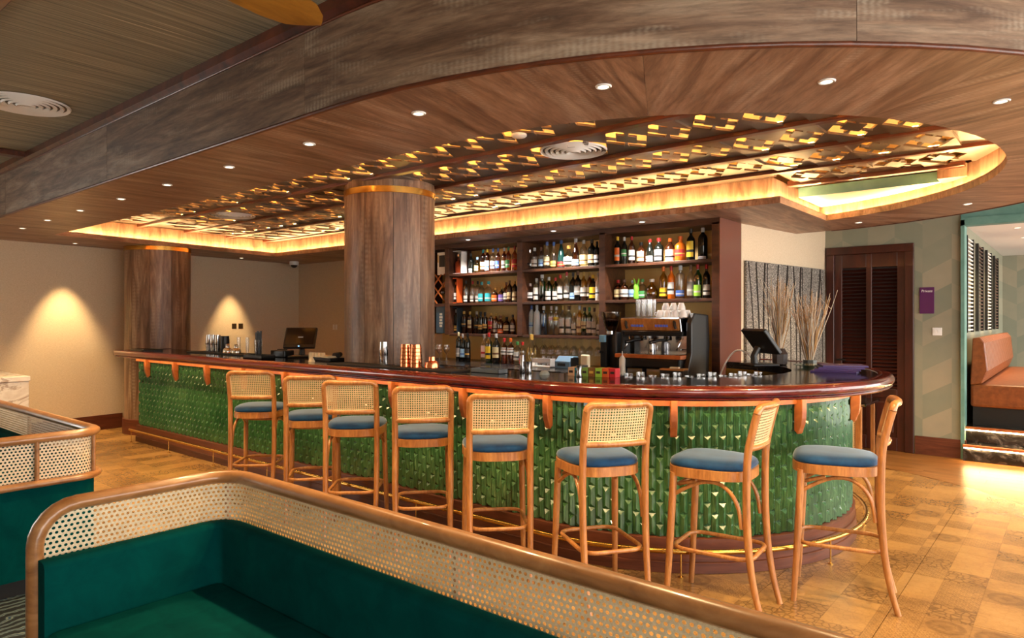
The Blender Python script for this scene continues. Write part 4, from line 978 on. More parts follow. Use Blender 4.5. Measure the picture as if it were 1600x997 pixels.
# gift boxes
def giftbox(x, z, w_, h, mats, label, inner=None, rz=0.0):
    t = thing('gift_box', label, 'box', (x, 6.32, z), rz)
    MB().box((-w_ / 2, -.05, 0), (w_ / 2, .06, .012)).box((-w_ / 2, -.05, h - .012), (w_ / 2, .06, h)).box((-w_ / 2, -.05, 0), (-w_ / 2 + .01, .06, h)).box((w_ / 2 - .01, -.05, 0), (w_ / 2, .06, h)).box((-w_ / 2, .05, 0), (w_ / 2, .06, h)).build('box_shell', mats[0], t)
    MB().box((-w_ / 2 + .01, .046, .012), (w_ / 2 - .01, .05, h - .012)).build('box_lining', mats[1], t)
    return t
t = thing('gift_box', 'open black and cream box panel beside the boxed amber decanter', 'box', (-6.36, 6.26, 2.075))
MB().box((-.085, -.03, 0), (.085, .0, .29)).build('box_shell', colm((232, 226, 210)), t); MB().box((-.05, -.034, .10), (.05, -.03, .25)).build('dark_window', colm(COLS['black']), t); MB().box((-.078, -.034, .16), (-.062, -.03, .26)).build('gold_strip', colm(COLS['gold']), t)
giftbox(-6.135, 2.075, .165, .30, (M['white'], colm((220, 222, 224))), 'white presentation box holding an amber decanter on the top left shelf')
t = thing('decanter', 'amber square decanter with glass stopper standing in the white box', 'decanter', (-6.135, 6.31, 2.087))
MB().lathe([(0, 0), (.045, 0), (.05, .02), (.05, .12), (.04, .15), (.018, .165), (.016, .2)], 8).build('glass_body', plain('decanter_amber', S(120, 44, 18), .1), t, 30); MB().lathe([(.01, .2), (.024, .215), (.024, .24), (.012, .25)], 8).build('stopper', M['steel'], t)
giftbox(-6.192, 1.70, .13, .33, (colm((214, 88, 34)), colm((226, 110, 50))), 'bright orange open box around a whisky bottle on the middle left shelf')
bottle(-6.192, 6.32, 1.712, 'std', .27, .036, 'amber', 'white', 'orange', 'amber glass bottle with white label standing inside the orange box', None)
t = thing('gift_box', 'slate blue box with silver emblem on the low left shelf', 'box', (-6.37, 6.26, 1.315))
MB().box((-.09, -.04, 0), (.085, .06, .345)).build('box_shell', colm((64, 88, 108)), t, bevel=.002)
mbn = MB()
for k in range(5): mbn.box((-.022 - .006 * (k % 2), -.043, .08 + k * .038), (.022 + .006 * (k % 2), -.04, .08 + k * .038 + .028))
mbn.build('emblem', colm((196, 192, 176)), t)
giftbox(-6.185, 1.315, .12, .34, (colm((40, 54, 64)), colm((176, 156, 70))), 'dark open box lined in gold around a black bottle on the low left shelf')
bottle(-6.185, 6.32, 1.327, 'cyl', .30, .036, 'dark', 'gold', 'white', 'black glass bottle with gold label standing inside the dark box', None, (.08, .3))
# bottles lying in the wine rack
for i, z in enumerate((1.76, 1.85, 1.97)):
    t = thing('wine_bottle', 'dark wine bottle lying in the diamond rack, %s one up' % ORD[i], 'bottle', (-6.36 - .05 * (i % 2), 6.30, z), 0, 'wine bottles in the rack'); t.rotation_euler = (PI / 2, 0, 0)
    MB().lathe([(.036, -.28), (.037, -.1), (.03, -.05), (.014, -.02), (.013, .03)], 12).build('glass_body', GL['dark'], t, 50); MB().lathe([(.0145, -.01), (.0145, .032)], 10).build('cap', colm(COLS['silver']), t)

# ------------------------------------------------------------------ glasses
def stemglass(x, y, z, label, group, flip=False, s=1.0):
    t = thing('wine_glass', label, 'glass', (x, y, z), 0, group)
    prof = [(.032, 0), (.030, .003), (.004, .008), (.0035, .08), (.010, .09), (.030, .115), (.036, .145), (.032, .19)]
    if flip: prof = [(r, -zz) for r, zz in prof]
    MB().lathe([(r * s, zz * s) for r, zz in prof], 14, cap=False).build('bowl_and_stem', M['glass'], t, 60)
for i, x in enumerate((-6.31, -6.25, -6.19, -6.12, -6.06)):
    stemglass(x, 6.02 + .05 * (i % 2), .97, 'clear stem glass standing beside the dark bottles on the black counter', 'stem glasses on the back counter', s=1.1)
for i in range(18):
    x = -4.88 + i * 0.053
    stemglass(x, 6.3 + .11 * (i % 2), 1.283, 'clear stem glass hanging upside down from the low middle shelf', 'hanging stem glasses under the shelf', True)
for i in range(6): stemglass(-5.74 + .035 * i + (.03 if i > 2 else 0), 6.35 + .06 * (i % 2), 1.283, 'clear stem glass hanging upside down from the low left shelf', 'hanging stem glasses under the left shelf', True)
def tumbler(x, y, z, r, h, label, group, mat=None, nm='tumbler'):
    t = thing(nm, label, 'glass', (x, y, z), 0, group)
    MB().lathe([(r * .82, 0), (r * .84, .002), (r, h), (r * .95, h), (r * .8, .012), (0, .01)], 12, cap=True).build('glass_wall', mat or M['glass'], t, 50)
# shot glasses in a white rack on the counter
t = thing('glass_rack', 'white slotted rack of shot glasses on the black counter', 'rack', (-4.55, 6.02, .97))
MB().box((-.125, -.05, 0), (.125, .05, .012)).box((-.125, -.05, .05), (.125, -.045, .095)).box((-.125, .045, .05), (.125, .05, .095)).box((-.125, -.05, 0), (-.12, .05, .095)).box((.12, -.05, 0), (.125, .05, .095)).build('rack_frame', M['white'], t)
for i in range(5): tumbler(-4.65 + .05 * i, 6.02, .983, .02, .085, 'small shot glass standing in the white rack', 'shot glasses in the rack')
for i in range(3): tumbler(-4.62 + .07 * i, 6.12, .97, .026, .12, 'clear tumbler standing behind the white glass rack', 'tumblers behind the rack')
# receipt printer
t = thing('receipt_printer', 'slate blue receipt printer on the black counter', 'printer', (-4.22, 5.98, .97))
mb = MB(); pr = [(-.07, 0), (.09, 0), (.09, .13), (.0, .135), (-.07, .08)]
mb.add([(-.10, p[0], p[1]) for p in pr] + [(.10, p[0], p[1]) for p in pr], [tuple(range(5)), tuple(range(9, 4, -1))] + [(i, (i + 1) % 5, 5 + (i + 1) % 5, 5 + i) for i in range(5)])
mb.build('casing', plain('printer_blue', S(96, 128, 154), .35), t, bevel=.008)
MB().box((-.06, -.075, .03), (.04, -.071, .06)).build('paper_slot', M['black'], t); MB().box((.10, -.06, .0), (.104, .085, .12)).build('side_panel', M['black'], t)
t = thing('napkin_holder', 'cream paper napkins upright in a steel holder beside the printer', 'napkin holder', (-3.985, 6.0, .97))
MB().box((-.05, -.03, 0), (.05, .03, .008)).box((-.05, -.034, 0), (.05, -.03, .05)).build('holder', M['steel'], t); MB().box((-.045, -.028, .008), (.045, .028, .155)).build('napkins', M['cream'], t, bevel=.012)
# coffee grinder
t = thing('coffee_grinder', 'black coffee grinder with clear bean hopper beside the espresso machine', 'grinder', (-3.60, 5.88, .97))
MB().box((-.075, -.13, 0), (.075, .13, .03)).build('base', M['black'], t, bevel=.006); MB().lathe([(.062, 0), (.065, .01), (.06, .36), (.05, .38)], 16, (.03, .04, .02)).build('motor_body', M['black'], t, 40)
MB().box((-.085, -.07, .05), (-.01, .05, .37)).build('front_housing', M['black'], t, bevel=.01); MB().box((-.08, -.10, .30), (-.015, -.06, .37)).build('display_hood', plain('display_blue', S(120, 170, 200), .3), t, bevel=.006)
MB().lathe([(.045, .40), (.07, .46), (.098, .57), (.10, .60), (.096, .60), (.066, .46)], 18, cap=False).build('hopper', thin_glass('hopper_smoke', (.55, .5, .48), .25), t, 50); MB().lathe([(0, .41), (.045, .41), (.08, .52), (0, .53)], 16).build('beans', plain('coffee_beans', S(58, 34, 22), .5), t, 40)
MB().lathe([(.05, .38), (.05, .41)], 14).build('collar', M['steel'], t, 40); MB().tube([(-.05, -.08, .20), (-.05, -.15, .21)], .012, 8).build('dosing_fork', M['steel'], t, 40)
# espresso machine
t = thing('espresso_machine', 'black and steel two-group espresso machine with oak panels on the back counter', 'espresso machine', (-3.08, 5.90, .97))
MB().box((-.33, -.24, .07), (.33, .26, .17)).build('lower_body', M['black'], t, bevel=.02)
MB().box((-.34, -.25, .165), (.34, .10, .20)).build('drip_tray', M['teak'], t, bevel=.004); MB().box((-.30, -.22, .20), (.30, .06, .206)).build('tray_grid', M['steel'], t)
MB().box((-.30, .06, .17), (.31, .12, .38)).build('splash_back', M['steel'], t)
MB().box((-.30, -.14, .37), (.31, .26, .43)).build('group_housing', M['black'], t, bevel=.01)
mb = MB(); pr = [(-.17, .41), (-.20, .53), (-.18, .545), (.26, .545), (.26, .41)]
mb.add([(-.31, p[0], p[1]) for p in pr] + [(.31, p[0], p[1]) for p in pr], [tuple(range(5)), tuple(range(9, 4, -1))] + [(i, (i + 1) % 5, 5 + (i + 1) % 5, 5 + i) for i in range(5)])
mb.build('upper_body', M['steel'], t, bevel=.008)
MB().add([(-.30, -.186, .425), (.30, -.186, .425), (.30, -.207, .53), (-.30, -.207, .53)], [(0, 1, 2, 3)]).build('front_panel', M['oak'], t)
for g in (-.13, .12):
    for k in range(5):
        MB().box((g + k * .027 - .06, -.203, .456), (g + k * .027 - .041, -.190, .478)).build('button', plain('button_blue', S(90, 110, 220), .3) if (g < 0 and k == 0) else bpy.data.materials['button_blue'], t)
for x in (-.25, .25): MB().tube([(x, -.19, .51), (x + .02, -.225, .47), (x + .03, -.22, .44)], [.016, .014, .012], 8).build('steam_knob', M['black'], t, 50)
for x in (-.14, .12):
    MB().lathe([(.035, .33), (.038, .34), (.038, .40)], 14, (x, -.06, 0)).build('group_head', M['steel'], t, 40); MB().tube([(x, -.06, .335), (x - .05, -.14, .33), (x - .10, -.22, .31)], [.014, .014, .018], 8).build('portafilter', M['black'], t, 50)
for x in (-.27, .27): MB().tube([(x, -.10, .40), (x + .03, -.14, .34), (x - .02, -.15, .24)], .006, 6).build('steam_wand', M['steel'], t, 50)
mb = MB(); pr = [(-.22, .0), (.26, .0), (.28, .30), (.25, .57), (-.05, .585), (-.12, .50), (-.12, .22)]
mb.add([(.33, p[0], p[1]) for p in pr] + [(.385, p[0], p[1]) for p in pr], [tuple(range(7)), tuple(range(13, 6, -1))] + [(i, (i + 1) % 7, 7 + (i + 1) % 7, 7 + i) for i in range(7)])
mb.build('side_panel', M['black'], t, bevel=.012); MB().box((-.35, -.12, .05), (-.33, .26, .54)).build('side_panel', M['black'], t, bevel=.01)
for x in (-.27, .27):
    for y in (-.18, .2): MB().lathe([(.022, 0), (.026, .07)], 10, (x, y, 0)).build('foot', M['black'], t, 40)
MB().lathe([(.03, .24), (.03, .25)], 14, (.22, .0, 0)).build('gauge', M['steel'], t, 40)
for i in range(6): tumbler(-3.26 + .062 * (i % 3), 5.82 + .075 * (i // 3), 1.517, .028, .17, 'tall fluted clear glass on top of the espresso machine', 'tall glasses on the espresso machine')
def cup(x, y, z, label, group):
    t = thing('coffee_cup', label, 'cup', (x, y, z), random.uniform(0, 6), group)
    MB().lathe([(.038, 0), (.038, .004), (.034, .03), (.022, .062), (.02, .065), (0, .065)], 14).build('cup_wall', M['white'], t, 50); MB().tube([(.035, 0, .015), (.05, 0, .022), (.05, 0, .04), (.03, 0, .046)], .004, 6).build('handle', M['white'], t, 50)
for i in range(8):
    cup(-3.02 + .078 * (i % 4), 5.80 + .09 * (i // 4), 1.517 + 0, 'white coffee cup upside down in the lower layer on the espresso machine', 'cups on the espresso machine')
for i in range(3): cup(-2.98 + .078 * i, 5.84, 1.584, 'white coffee cup upside down in the upper layer on the espresso machine', 'cups stacked on the espresso machine')
t = thing('milk_jug', 'steel milk jug standing on the espresso drip tray', 'jug', (-3.12, 5.83, 1.176)); MB().lathe([(.036, 0), (.038, .01), (.034, .07), (.03, .10), (.032, .11)], 14).build('jug_body', M['steel'], t, 50); MB().tube([(.034, 0, .02), (.06, 0, .03), (.058, 0, .085), (.03, 0, .095)], .005, 6).build('handle', M['steel'], t, 50)
t = thing('squeeze_bottle', 'white plastic squeeze bottle with nozzle in front of the espresso machine', 'bottle', (-3.33, 5.64, .97)); MB().lathe([(.028, 0), (.03, .01), (.03, .15), (.022, .17)], 14).build('bottle_body', plain('squeeze_white', S(226, 226, 214), .4), t, 50); MB().lathe([(.018, .165), (.016, .18), (.006, .185), (.003, .225)], 10).build('nozzle', M['white'], t, 50)
t = thing('carton', 'small black and kraft carton beside the espresso machine', 'box', (-2.80, 5.64, .97), 0.1); MB().box((-.11, -.06, 0), (.11, .06, .085)).build('carton_body', colm((38, 34, 30)), t, bevel=.003); MB().box((-.112, -.0615, .07), (.112, .0615, .0865)).build('kraft_edge', colm((164, 120, 70)), t); MB().box((-.03, -.02, .086), (.05, .02, .1)).build('paper_scrap', M['cream'], t)

# ------------------------------------------------------------------ things on the bar top
ZT = 1.119
def mat_(x0, y0, x1, y1, label):
    o = MB().box((x0, y0, ZT), (x1, y1, ZT + .012)).build('bar_mat', M['rubber'], None, bevel=.003); return tag(o, label, 'bar mat')
mat_(-7.85, 3.62, -6.45, 3.86, 'black ribbed rubber bar mat under the steel shakers by the wall')
mat_(-5.02 + .15, 3.42, -3.40, 3.62, 'black ribbed rubber bar mat in front of the round column')
t = thing('serving_tray', 'black round-edged tray at the wall end of the bar', 'tray', (-8.62, 3.50, ZT)); MB().prism(round_rect(-.19, -.12, .19, .12, .03), 0, .01).build('tray_base', M['black'], t); ring_ = [(p[0], p[1], .016) for p in round_rect(-.19, -.12, .19, .12, .03)]; MB().tube(ring_, .006, 6, closed=True).build('tray_rim', M['black'], t, 50)
def shaker(x, y, r, h, mat, label, group=None, two=True, z=ZT + .012):
    t = thing('cocktail_shaker', label, 'shaker', (x, y, z), 0, group)
    if two:
        MB().lathe([(r * .86, 0), (r * .95, h * .5), (r * .97, h * .52)], 16).build('small_tin', mat, t, 50); MB().lathe([(r * 1.04, h * .42), (r * 1.06, h * .43), (r * .9, h), (r * .84, h * 1.005), (0, h * .99)], 16).build('big_tin', mat, t, 50)
    else:
        MB().lathe([(r, 0), (r, .004), (r * .80, h), (r * .74, h), (0, h * .98)], 18).build('cup_wall', mat, t, 50)
for i, x in enumerate((-7.60, -7.50, -7.40)): shaker(x, 3.76, .034, .19, M['steel'], 'polished steel two-piece shaker on the mat by the wall', 'steel shakers on the far mat')
t = thing('tumbler', 'matt black tumbler beside the steel shakers', 'cup', (-7.28, 3.78, ZT + .012)); MB().lathe([(.04, 0), (.05, .06), (.05, .13), (.045, .18), (.04, .18), (.04, .03), (0, .02)], 18).build('cup_wall', M['black'], t, 50)
for i, x in enumerate((-7.10, -6.92)):
    t = thing('cocktail_shaker', 'short brass-tinted shaker cap with domed shoulder on the far mat', 'shaker', (x, 3.72, ZT + .012), 0, 'domed shaker caps'); MB().lathe([(.05, 0), (.05, .02), (.045, .045), (.022, .06), (.02, .095), (.016, .1), (0, .1)], 18).build('dome', M['steel'], t, 50); MB().lathe([(.0505, .003), (.052, .006), (.0505, .012)], 18, cap=False).build('band', M['brass'], t)
    tumbler(x + .05, 3.82, ZT + .012, .018, .17, 'slim clear measuring glass behind the domed shaker caps', 'slim glasses on the far mat')
t = thing('straw_holder', 'clear tumbler packed with black straws on the bar', 'straw holder', (-6.30, 3.62, ZT + .012)); MB().lathe([(.033, 0), (.036, .003), (.042, .16), (.039, .16), (.03, .02)], 16).build('glass_wall', M['glass'], t, 50)
for k in range(14):
    a = k * 2.4; r = .026 * math.sqrt((k + .5) / 14); MB().tube([(r * math.cos(a), r * math.sin(a), .006), (1.25 * r * math.cos(a), 1.25 * r * math.sin(a), .225 + .012 * (k % 3))], .0045, 6).build('straw', M['black'], t, 50)
t = thing('bar_caddy', 'low black plastic caddy at the edge of the bar', 'caddy', (-6.08, 3.50, ZT)); MB().box((-.17, -.07, 0), (.17, .07, .008)).box((-.17, -.07, 0), (.17, -.064, .035)).box((-.17, .064, 0), (.17, .07, .035)).box((-.17, -.07, 0), (-.164, .07, .035)).box((.164, -.07, 0), (.17, .07, .035)).box((-.03, -.07, 0), (-.025, .07, .03)).build('caddy_tray', M['black'], t)
# POS terminals
def pos_terminal(loc, rz, label, cash=True, tilt=0.9):
    t = thing('till_terminal', label, 'till', loc, rz)
    MB().box((-.10, -.10, 0), (.10, .12, .022)).build('base', M['black'], t, bevel=.008); MB().tube([(0, .05, .015), (0, .06, .08), (0, .02, .14)], [.03, .025, .03], 8).build('neck', M['black'], t, 50)
    c = Vector((0, -.01, .19)); u = Vector((0, math.sin(tilt) * .5, math.cos(tilt) * .5)) * 0; 
    sc = MB().box((-.155, -.012, -.11), (.155, .02, .12)).build('screen_housing', M['black'], t, bevel=.008); sc.location = c; sc.rotation_euler = (-tilt * .6, 0, 0)
    g = MB().box((-.14, -.0135, -.075), (.14, -.0115, .108)).build('display', M['dark_gloss'], sc); MB().box((-.02, -.0145, .0), (.03, -.0135, .012)).build('screen_mark', colm((170, 176, 186)), sc); MB().box((-.006, -.0145, -.098), (.006, -.0125, -.09)).build('power_light', emit('power_blue', (.2, .5, 1), 2), sc)
    return t
pos_terminal((-5.93, 3.86, ZT), .72, 'black touchscreen till with lit blue button at the straight end of the bar')
t = thing('card_terminal', 'black card machine case lying beside the till', 'case', (-6.16, 3.80, ZT), .2); MB().prism(round_rect(-.10, -.07, .10, .07, .02), 0, .07).build('case_body', M['black'], t, bevel=.01); MB().box((-.05, -.02, .07), (.05, .02, .078)).build('handle_pad', M['rubber'], t)
for i in range(5):
    o = MB().lathe([(.018, 0), (.018, .07), (.016, .072)], 10).build('paper_roll', M['cream'], None, 50); o.location = (-5.52 + .05 * i, 3.70, ZT); tag(o, 'small cream paper roll standing beside the till', 'paper roll', 'paper rolls by the till')
t = thing('document_tray', 'black tray with folded papers between till and column', 'tray', (-5.30, 3.74, ZT), -.1); MB().box((-.16, -.08, 0), (.16, .08, .03)).build('tray_base', M['black'], t, bevel=.006); MB().box((-.13, -.06, .03), (.10, .05, .045)).build('papers', M['cream'], t); MB().tube([(.05, .03, .05), (.14, .04, .06), (.17, 0, .05)], .022, 8).build('rolled_cloth', M['rubber'], t, 50)
o = MB().add([(-.025, -.02, 0), (.025, -.02, 0), (.025, .02, 0), (-.025, .02, 0), (0, 0, .055)], [(0, 1, 2, 3), (0, 1, 4), (1, 2, 4), (2, 3, 4), (3, 0, 4)]).build('table_tent', M['cream']); o.location = (-5.28, 3.55, ZT); tag(o, 'small folded cream card standing on the bar before the column', 'card')
shaker(-4.30, 3.56, .036, .185, M['steel'], 'polished steel two-piece shaker on the mat before the round column')
shaker(-4.00, 3.53, .048, .175, M['copper'], 'hammered copper cup stack on the mat, the one nearer the round column', 'copper cup stacks', False)
shaker(-3.885, 3.53, .048, .175, M['copper'], 'hammered copper cup stack on the mat, the one beside the copper cap', 'copper cup stacks', False)
t = thing('cocktail_shaker', 'short domed copper shaker cap at the end of the mat', 'shaker', (-3.74, 3.56, ZT + .012)); MB().lathe([(.055, 0), (.055, .02), (.05, .045), (.026, .055), (.024, .085), (.0, .088)], 18).build('dome', M['copper'], t, 50)
for o in [x for x in bpy.data.objects if x.name.startswith('cup_wall') and x.parent and 'copper' in x.parent.get('label', '')]:
    for k in range(5): 
        mbx = MB().lathe([(.048 - .0018 * k * 1.1 + .0012, .03 + k * .028), (.048 - .0018 * k * 1.1 + .003, .034 + k * .028), (.048 - .0018 * k * 1.1 + .0012, .038 + k * .028)], 18, cap=False).build('cup_lip', M['copper'], o.parent, 50)
# clear acrylic box, tools and glasses behind the rim
t = thing('acrylic_box', 'smoky divided acrylic garnish box on the bar', 'box', (-3.22, 3.62, ZT)); MB().box((-.13, -.05, 0), (.13, .05, .004)).box((-.13, -.05, 0), (.13, -.046, .03)).box((-.13, .046, 0), (.13, .05, .03)).box((-.13, -.05, 0), (-.126, .05, .03)).box((.126, -.05, 0), (.13, .05, .03)).box((-.002, -.05, 0), (.002, .05, .03)).build('box_walls', plain('smoky_acrylic', S(92, 98, 102), .3), t)
for i, (x, h, lab) in enumerate(((-3.0, .13, 'slim steel jigger beside the garnish box'), (-2.94, .085, 'short steel jigger next to the slim one'), (-2.52, .075, 'steel pourer cup before the tea boxes'))):
    t = thing('jigger', lab, 'jigger', (x, 3.72, ZT)); MB().lathe([(.02, 0), (.022, .004), (.016, h * .5), (.022, h), (.018, h)], 12).build('jigger_body', M['steel'], t, 50)
o = MB().lathe([(.035, 0), (.034, .01), (.024, .024), (.008, .028), (0, .029)], 9).build('folded_cloth', colm((150, 160, 154))); o.location = (-2.82, 3.74, ZT); tag(o, 'crumpled pale cloth on the bar beside the jiggers', 'cloth')
# tea boxes
for i, (c, nm) in enumerate((((222, 180, 140), 'beige'), ((40, 150, 176), 'teal'), ((120, 150, 60), 'olive'), ((120, 74, 20), 'brown'), ((150, 190, 60), 'lime'), ((222, 92, 40), 'orange'), ((196, 34, 44), 'red'))):
    t = thing('tea_box', 'small %s tea box in the row behind the bar rim' % nm, 'box', (-2.62 + .046 * i, 3.80 + .012 * i, ZT), .15, 'tea boxes in a row')
    MB().box((-.022, -.04, 0), (.022, .04, .058)).build('carton', colm(c), t, bevel=.002); MB().box((-.014, -.0415, .022), (.014, -.04, .038)).build('print', colm((60, 40, 30) if i != 3 else (200, 160, 60)), t)
# glasses on the inner ledge of the curve
ldg = thing('glass_shelf', 'low steel shelf of upturned glasses inside the curved bar', 'shelf'); 
lp = [(C0.x + .93 * math.cos(math.radians(a)), C0.y + .93 * math.sin(math.radians(a))) for a in range(-80, -10, 7)]
MB().tube([(p[0], p[1], 1.033) for p in lp], .05, 6, ry=.006).build('shelf_board', M['steel'], ldg, 40)
for i in range(14):
    a = math.radians(-78 + i * 4.9); tumbler(C0.x + .93 * math.cos(a), C0.y + .93 * math.sin(a), 1.040, .03, .085 + .01 * (i % 3), 'clear tumbler on the low shelf inside the bar curve', 'tumblers inside the bar curve')
# far side of the bar end: terminal, vases, menus
t = pos_terminal((-1.99, 5.55, ZT), 2.5, 'black touchscreen till turned away at the curved end of the bar', tilt=1.1); t.scale = (1.05, 1.05, 1.05)
o = MB().tube(smoothpath([(-2.05, 5.60, 1.13), (-2.12, 5.62, 1.21), (-2.2, 5.60, 1.24), (-2.28, 5.62, 1.18), (-2.36, 5.66, 1.06), (-2.40, 5.7, .98)], 4), .007, 6).build('power_cable', M['white'], None, 60); tag(o, 'white power cable looping from the till to the back counter', 'cable')
def vase(loc, label, prof, mat, nb, hmin, hmax, spread, cols, n=8):
    t = thing('vase', label, 'vase', loc); MB().lathe(prof, n).build('vase_body', mat, t, 25)
    for ci, c in enumerate(cols):
        mb = MB()
        for k in range(nb // len(cols)):
            a = random.uniform(0, 2 * PI); h = random.uniform(hmin, hmax); sp = random.uniform(.15, 1) * spread; z0 = prof[-1][1] - .05
            p = [(.012 * math.cos(a), .012 * math.sin(a), z0)]; wob = random.uniform(-1, 1)
            for q in (.25, .5, .75, 1.0):
                p.append((math.cos(a + wob * q * .6) * sp * q * h + random.uniform(-.012, .012), math.sin(a + wob * q * .6) * sp * q * h + random.uniform(-.012, .012), z0 + h * q))
            mb.tube(smoothpath(p, 2), [.004 - .0026 * i / 8 for i in range(9)], 4)
            if random.random() < .6:
                b = Vector(p[3]); d = Vector((random.uniform(-.08, .08), random.uniform(-.08, .08), random.uniform(.08, .16))); mb.tube([b, b + d * .5, b + d], [.002, .0016, .001], 4)
        o = mb.build('dried_twigs', c, t); o['kind'] = 'stuff'
    return t
tw = [plain('twig_bleached', S(206, 190, 166), .7), plain('twig_straw', S(176, 132, 74), .7), plain('twig_grey', S(150, 134, 116), .7)]
vase((-1.92, 5.80, ZT), 'faceted dark bronze vase with tall dried twigs on the bar end', [(.05, 0), (.062, .01), (.066, .09), (.04, .135), (.03, .137)], plain('vase_bronze', S(58, 50, 48), .35), 96, .35, .66, .30, tw)
vase((-1.70, 5.86, ZT), 'low dark vase with dried twigs next to the faceted vase', [(.05, 0), (.055, .004), (.055, .045), (.045, .047)], plain('vase_green', S(52, 58, 52), .3), 96, .4, .62, .36, tw)
t = thing('glass_dish', 'shallow greenish glass dish on the bar end', 'dish', (-1.62, 5.62, ZT)); MB().lathe([(.06, 0), (.062, .006), (.13, .02), (.128, .024), (.05, .01), (0, .01)], 24).build('dish_body', thin_glass('dish_glass', (.7, .85, .78), .3), t, 50)
for i in range(4):
    o = MB().box((-.15, -.105, 0), (.15, .105, .012)).build('menu', M['menu'], None, bevel=.002); o.location = (-1.36 + .012 * i, 5.28 + .02 * i, ZT + .0125 * i); o.rotation_euler.z = .15 + .1 * i
    tag(o, ('topmost purple menu in the pile on the bar end', 'purple menu directly under the topmost one on the bar end', 'purple menu second from the bottom of the pile on the bar end', 'bottommost purple menu in the pile on the bar end')[3 - i], 'menu', 'purple menus on the bar end')

# ------------------------------------------------------------------ right side: panel, door, niche
dW = Vector((-2.36 + 2.62, 8.74 - 6.72, 0)); dW.normalize()
aw = math.atan2(dW.y, dW.x)
t = thing('carved_panel', 'grey carved bark relief panel on the pale wall behind the twigs', 'wall panel', (-2.605, 6.80, 0), aw)
for k, (a, b) in enumerate(((0.0, .98), (.985, 1.88))): MB().box((a, -.03, .75), (b, -.004, 2.09)).build('relief_slab', M['bark'], t, bevel=.004)
random.seed(3)
for k in range(13):
    x = .08 + k * .14; pts = [(x + .05 * math.sin(q * 3 + k) + (q - .5) * .12 * ((k % 3) - 1), -.034, .76 + 1.32 * q) for q in (0, .25, .5, .75, 1)]
    MB().tube(pts, .004 + .003 * (k % 3), 6).build('carved_stem', plain('carved_groove', S(46, 40, 36), .8) if k == 0 else bpy.data.materials['carved_groove'], t, 50)
# louvred door
d1 = struct('door_1', None, label='dark louvred double-panel timber door')
d1.location = (-1.88, 8.74, 0)
for a, b in ((-.46, -.37), (.37, .46)): MB().box((a, -.03, 0), (b, .12, 2.26)).build('door_jamb', M['door'], d1, bevel=.006)
MB().box((-.46, -.03, 2.26), (.46, .12, 2.35)).build('door_head', M['door'], d1, bevel=.006)
MB().box((-.37, .05, 0.0), (.37, .07, 2.26)).build('door_back', plain('louvre_back', S(24, 9, 5), .6), d1)
for a, b in ((-.37, -.29), (.29, .37), (-.03, .03)): MB().box((a, .0, 0), (b, .055, 2.26)).build('door_stile', M['door'], d1, bevel=.004)
for a, b in ((.0, .15), (.60, .70), (2.10, 2.26)): MB().box((-.29, .003, a), (-.03, .054, b)).box((.03, .003, a), (.29, .054, b)).build('door_rail', M['door'], d1, bevel=.004)
MB().box((-.29, .03, .15), (.29, .05, .60)).build('door_panel', M['door'], d1); MB().box((-.25, .018, .2), (-.07, .032, .55)).build('raised_field', M['door'], d1, bevel=.01); MB().box((.07, .018, .2), (.25, .032, .55)).build('raised_field', M['door'], d1, bevel=.01)
sl_me = MB().add([(-.13, -.002, -.014), (.13, -.002, -.014), (.13, .004, -.014), (-.13, .004, -.014), (-.13, .034, .016), (.13, .034, .016), (.13, .04, .016), (-.13, .04, .016)], [(0, 3, 2, 1), (4, 5, 6, 7), (0, 1, 5, 4), (1, 2, 6, 5), (2, 3, 7, 6), (3, 0, 4, 7)]).mesh('louvre_slat', M['door'])
for c in (-.16, .16):
    for k in range(33): o = obj('louvre_slat', sl_me, d1); o.location = (c, .008, .725 + k * .0418)
MB().tube([(-.33, .0, 1.02), (-.33, -.05, 1.02), (-.24, -.055, 1.02)], .01, 8).build('door_handle', M['black'], d1, 50)
# sign
t = thing('door_sign', 'purple sign reading Private on the chevron wall beside the louvred door', 'sign', (-1.296, 8.735, 1.705)); MB().box((-.07, -.012, -.145), (.07, 0, .145)).build('sign_plate', M['purple'], t, bevel=.002)
cu = bpy.data.curves.new('private_text', 'FONT'); cu.body = 'Private'; cu.size = .038; cu.align_x = 'LEFT'; cu.extrude = .0006; cu.shear = .15
to = bpy.data.objects.new('tmp_text', cu); col.objects.link(to); bpy.context.view_layer.update(); dg = bpy.context.evaluated_depsgraph_get()
me = bpy.data.meshes.new_from_object(to.evaluated_get(dg)); bpy.data.objects.remove(to); me.materials.clear(); me.materials.append(M['white'])
o = obj('lettering', me, t); o.location = (-.054, -.0128, .092); o.rotation_euler = (PI / 2, 0, 0)
def switch(loc, rz, label, w_=.085, plate=None, group=None, n=2):
    t = thing('light_switch', label, 'switch', loc, rz, group); MB().box((-w_ / 2, -.008, -.043), (w_ / 2, 0, .043)).build('plate', plate or M['white'], t, bevel=.003)
    for k in range(n): MB().box((-w_ / 2 + .012 + k * (w_ - .024) / n + .002, -.012, -.02), (-w_ / 2 + .012 + (k + 1) * (w_ - .024) / n - .002, -.008, .02)).build('rocker', M['white'], t, bevel=.002)
switch((-1.20, 8.738, 1.363), 0, 'white double switch on the chevron wall under the purple sign', .09)
wl = Vector((WL1[0] - WL0[0], WL1[1] - WL0[1], 0)); wl.normalize(); awl = math.atan2(wl.y, wl.x)
for i, yy in enumerate((5.58, 5.70)):
    xx = WL0[0] + (WL1[0] - WL0[0]) * (yy - WL0[1]) / (WL1[1] - WL0[1]); switch((xx + .003, yy, 1.385), awl - PI, 'bronze framed switch of the pair under the downlight scallop', .085, plain('switch_bronze', S(74, 58, 40), .4, .6) if i == 0 else bpy.data.materials['switch_bronze'], 'pair of bronze switches', 1)
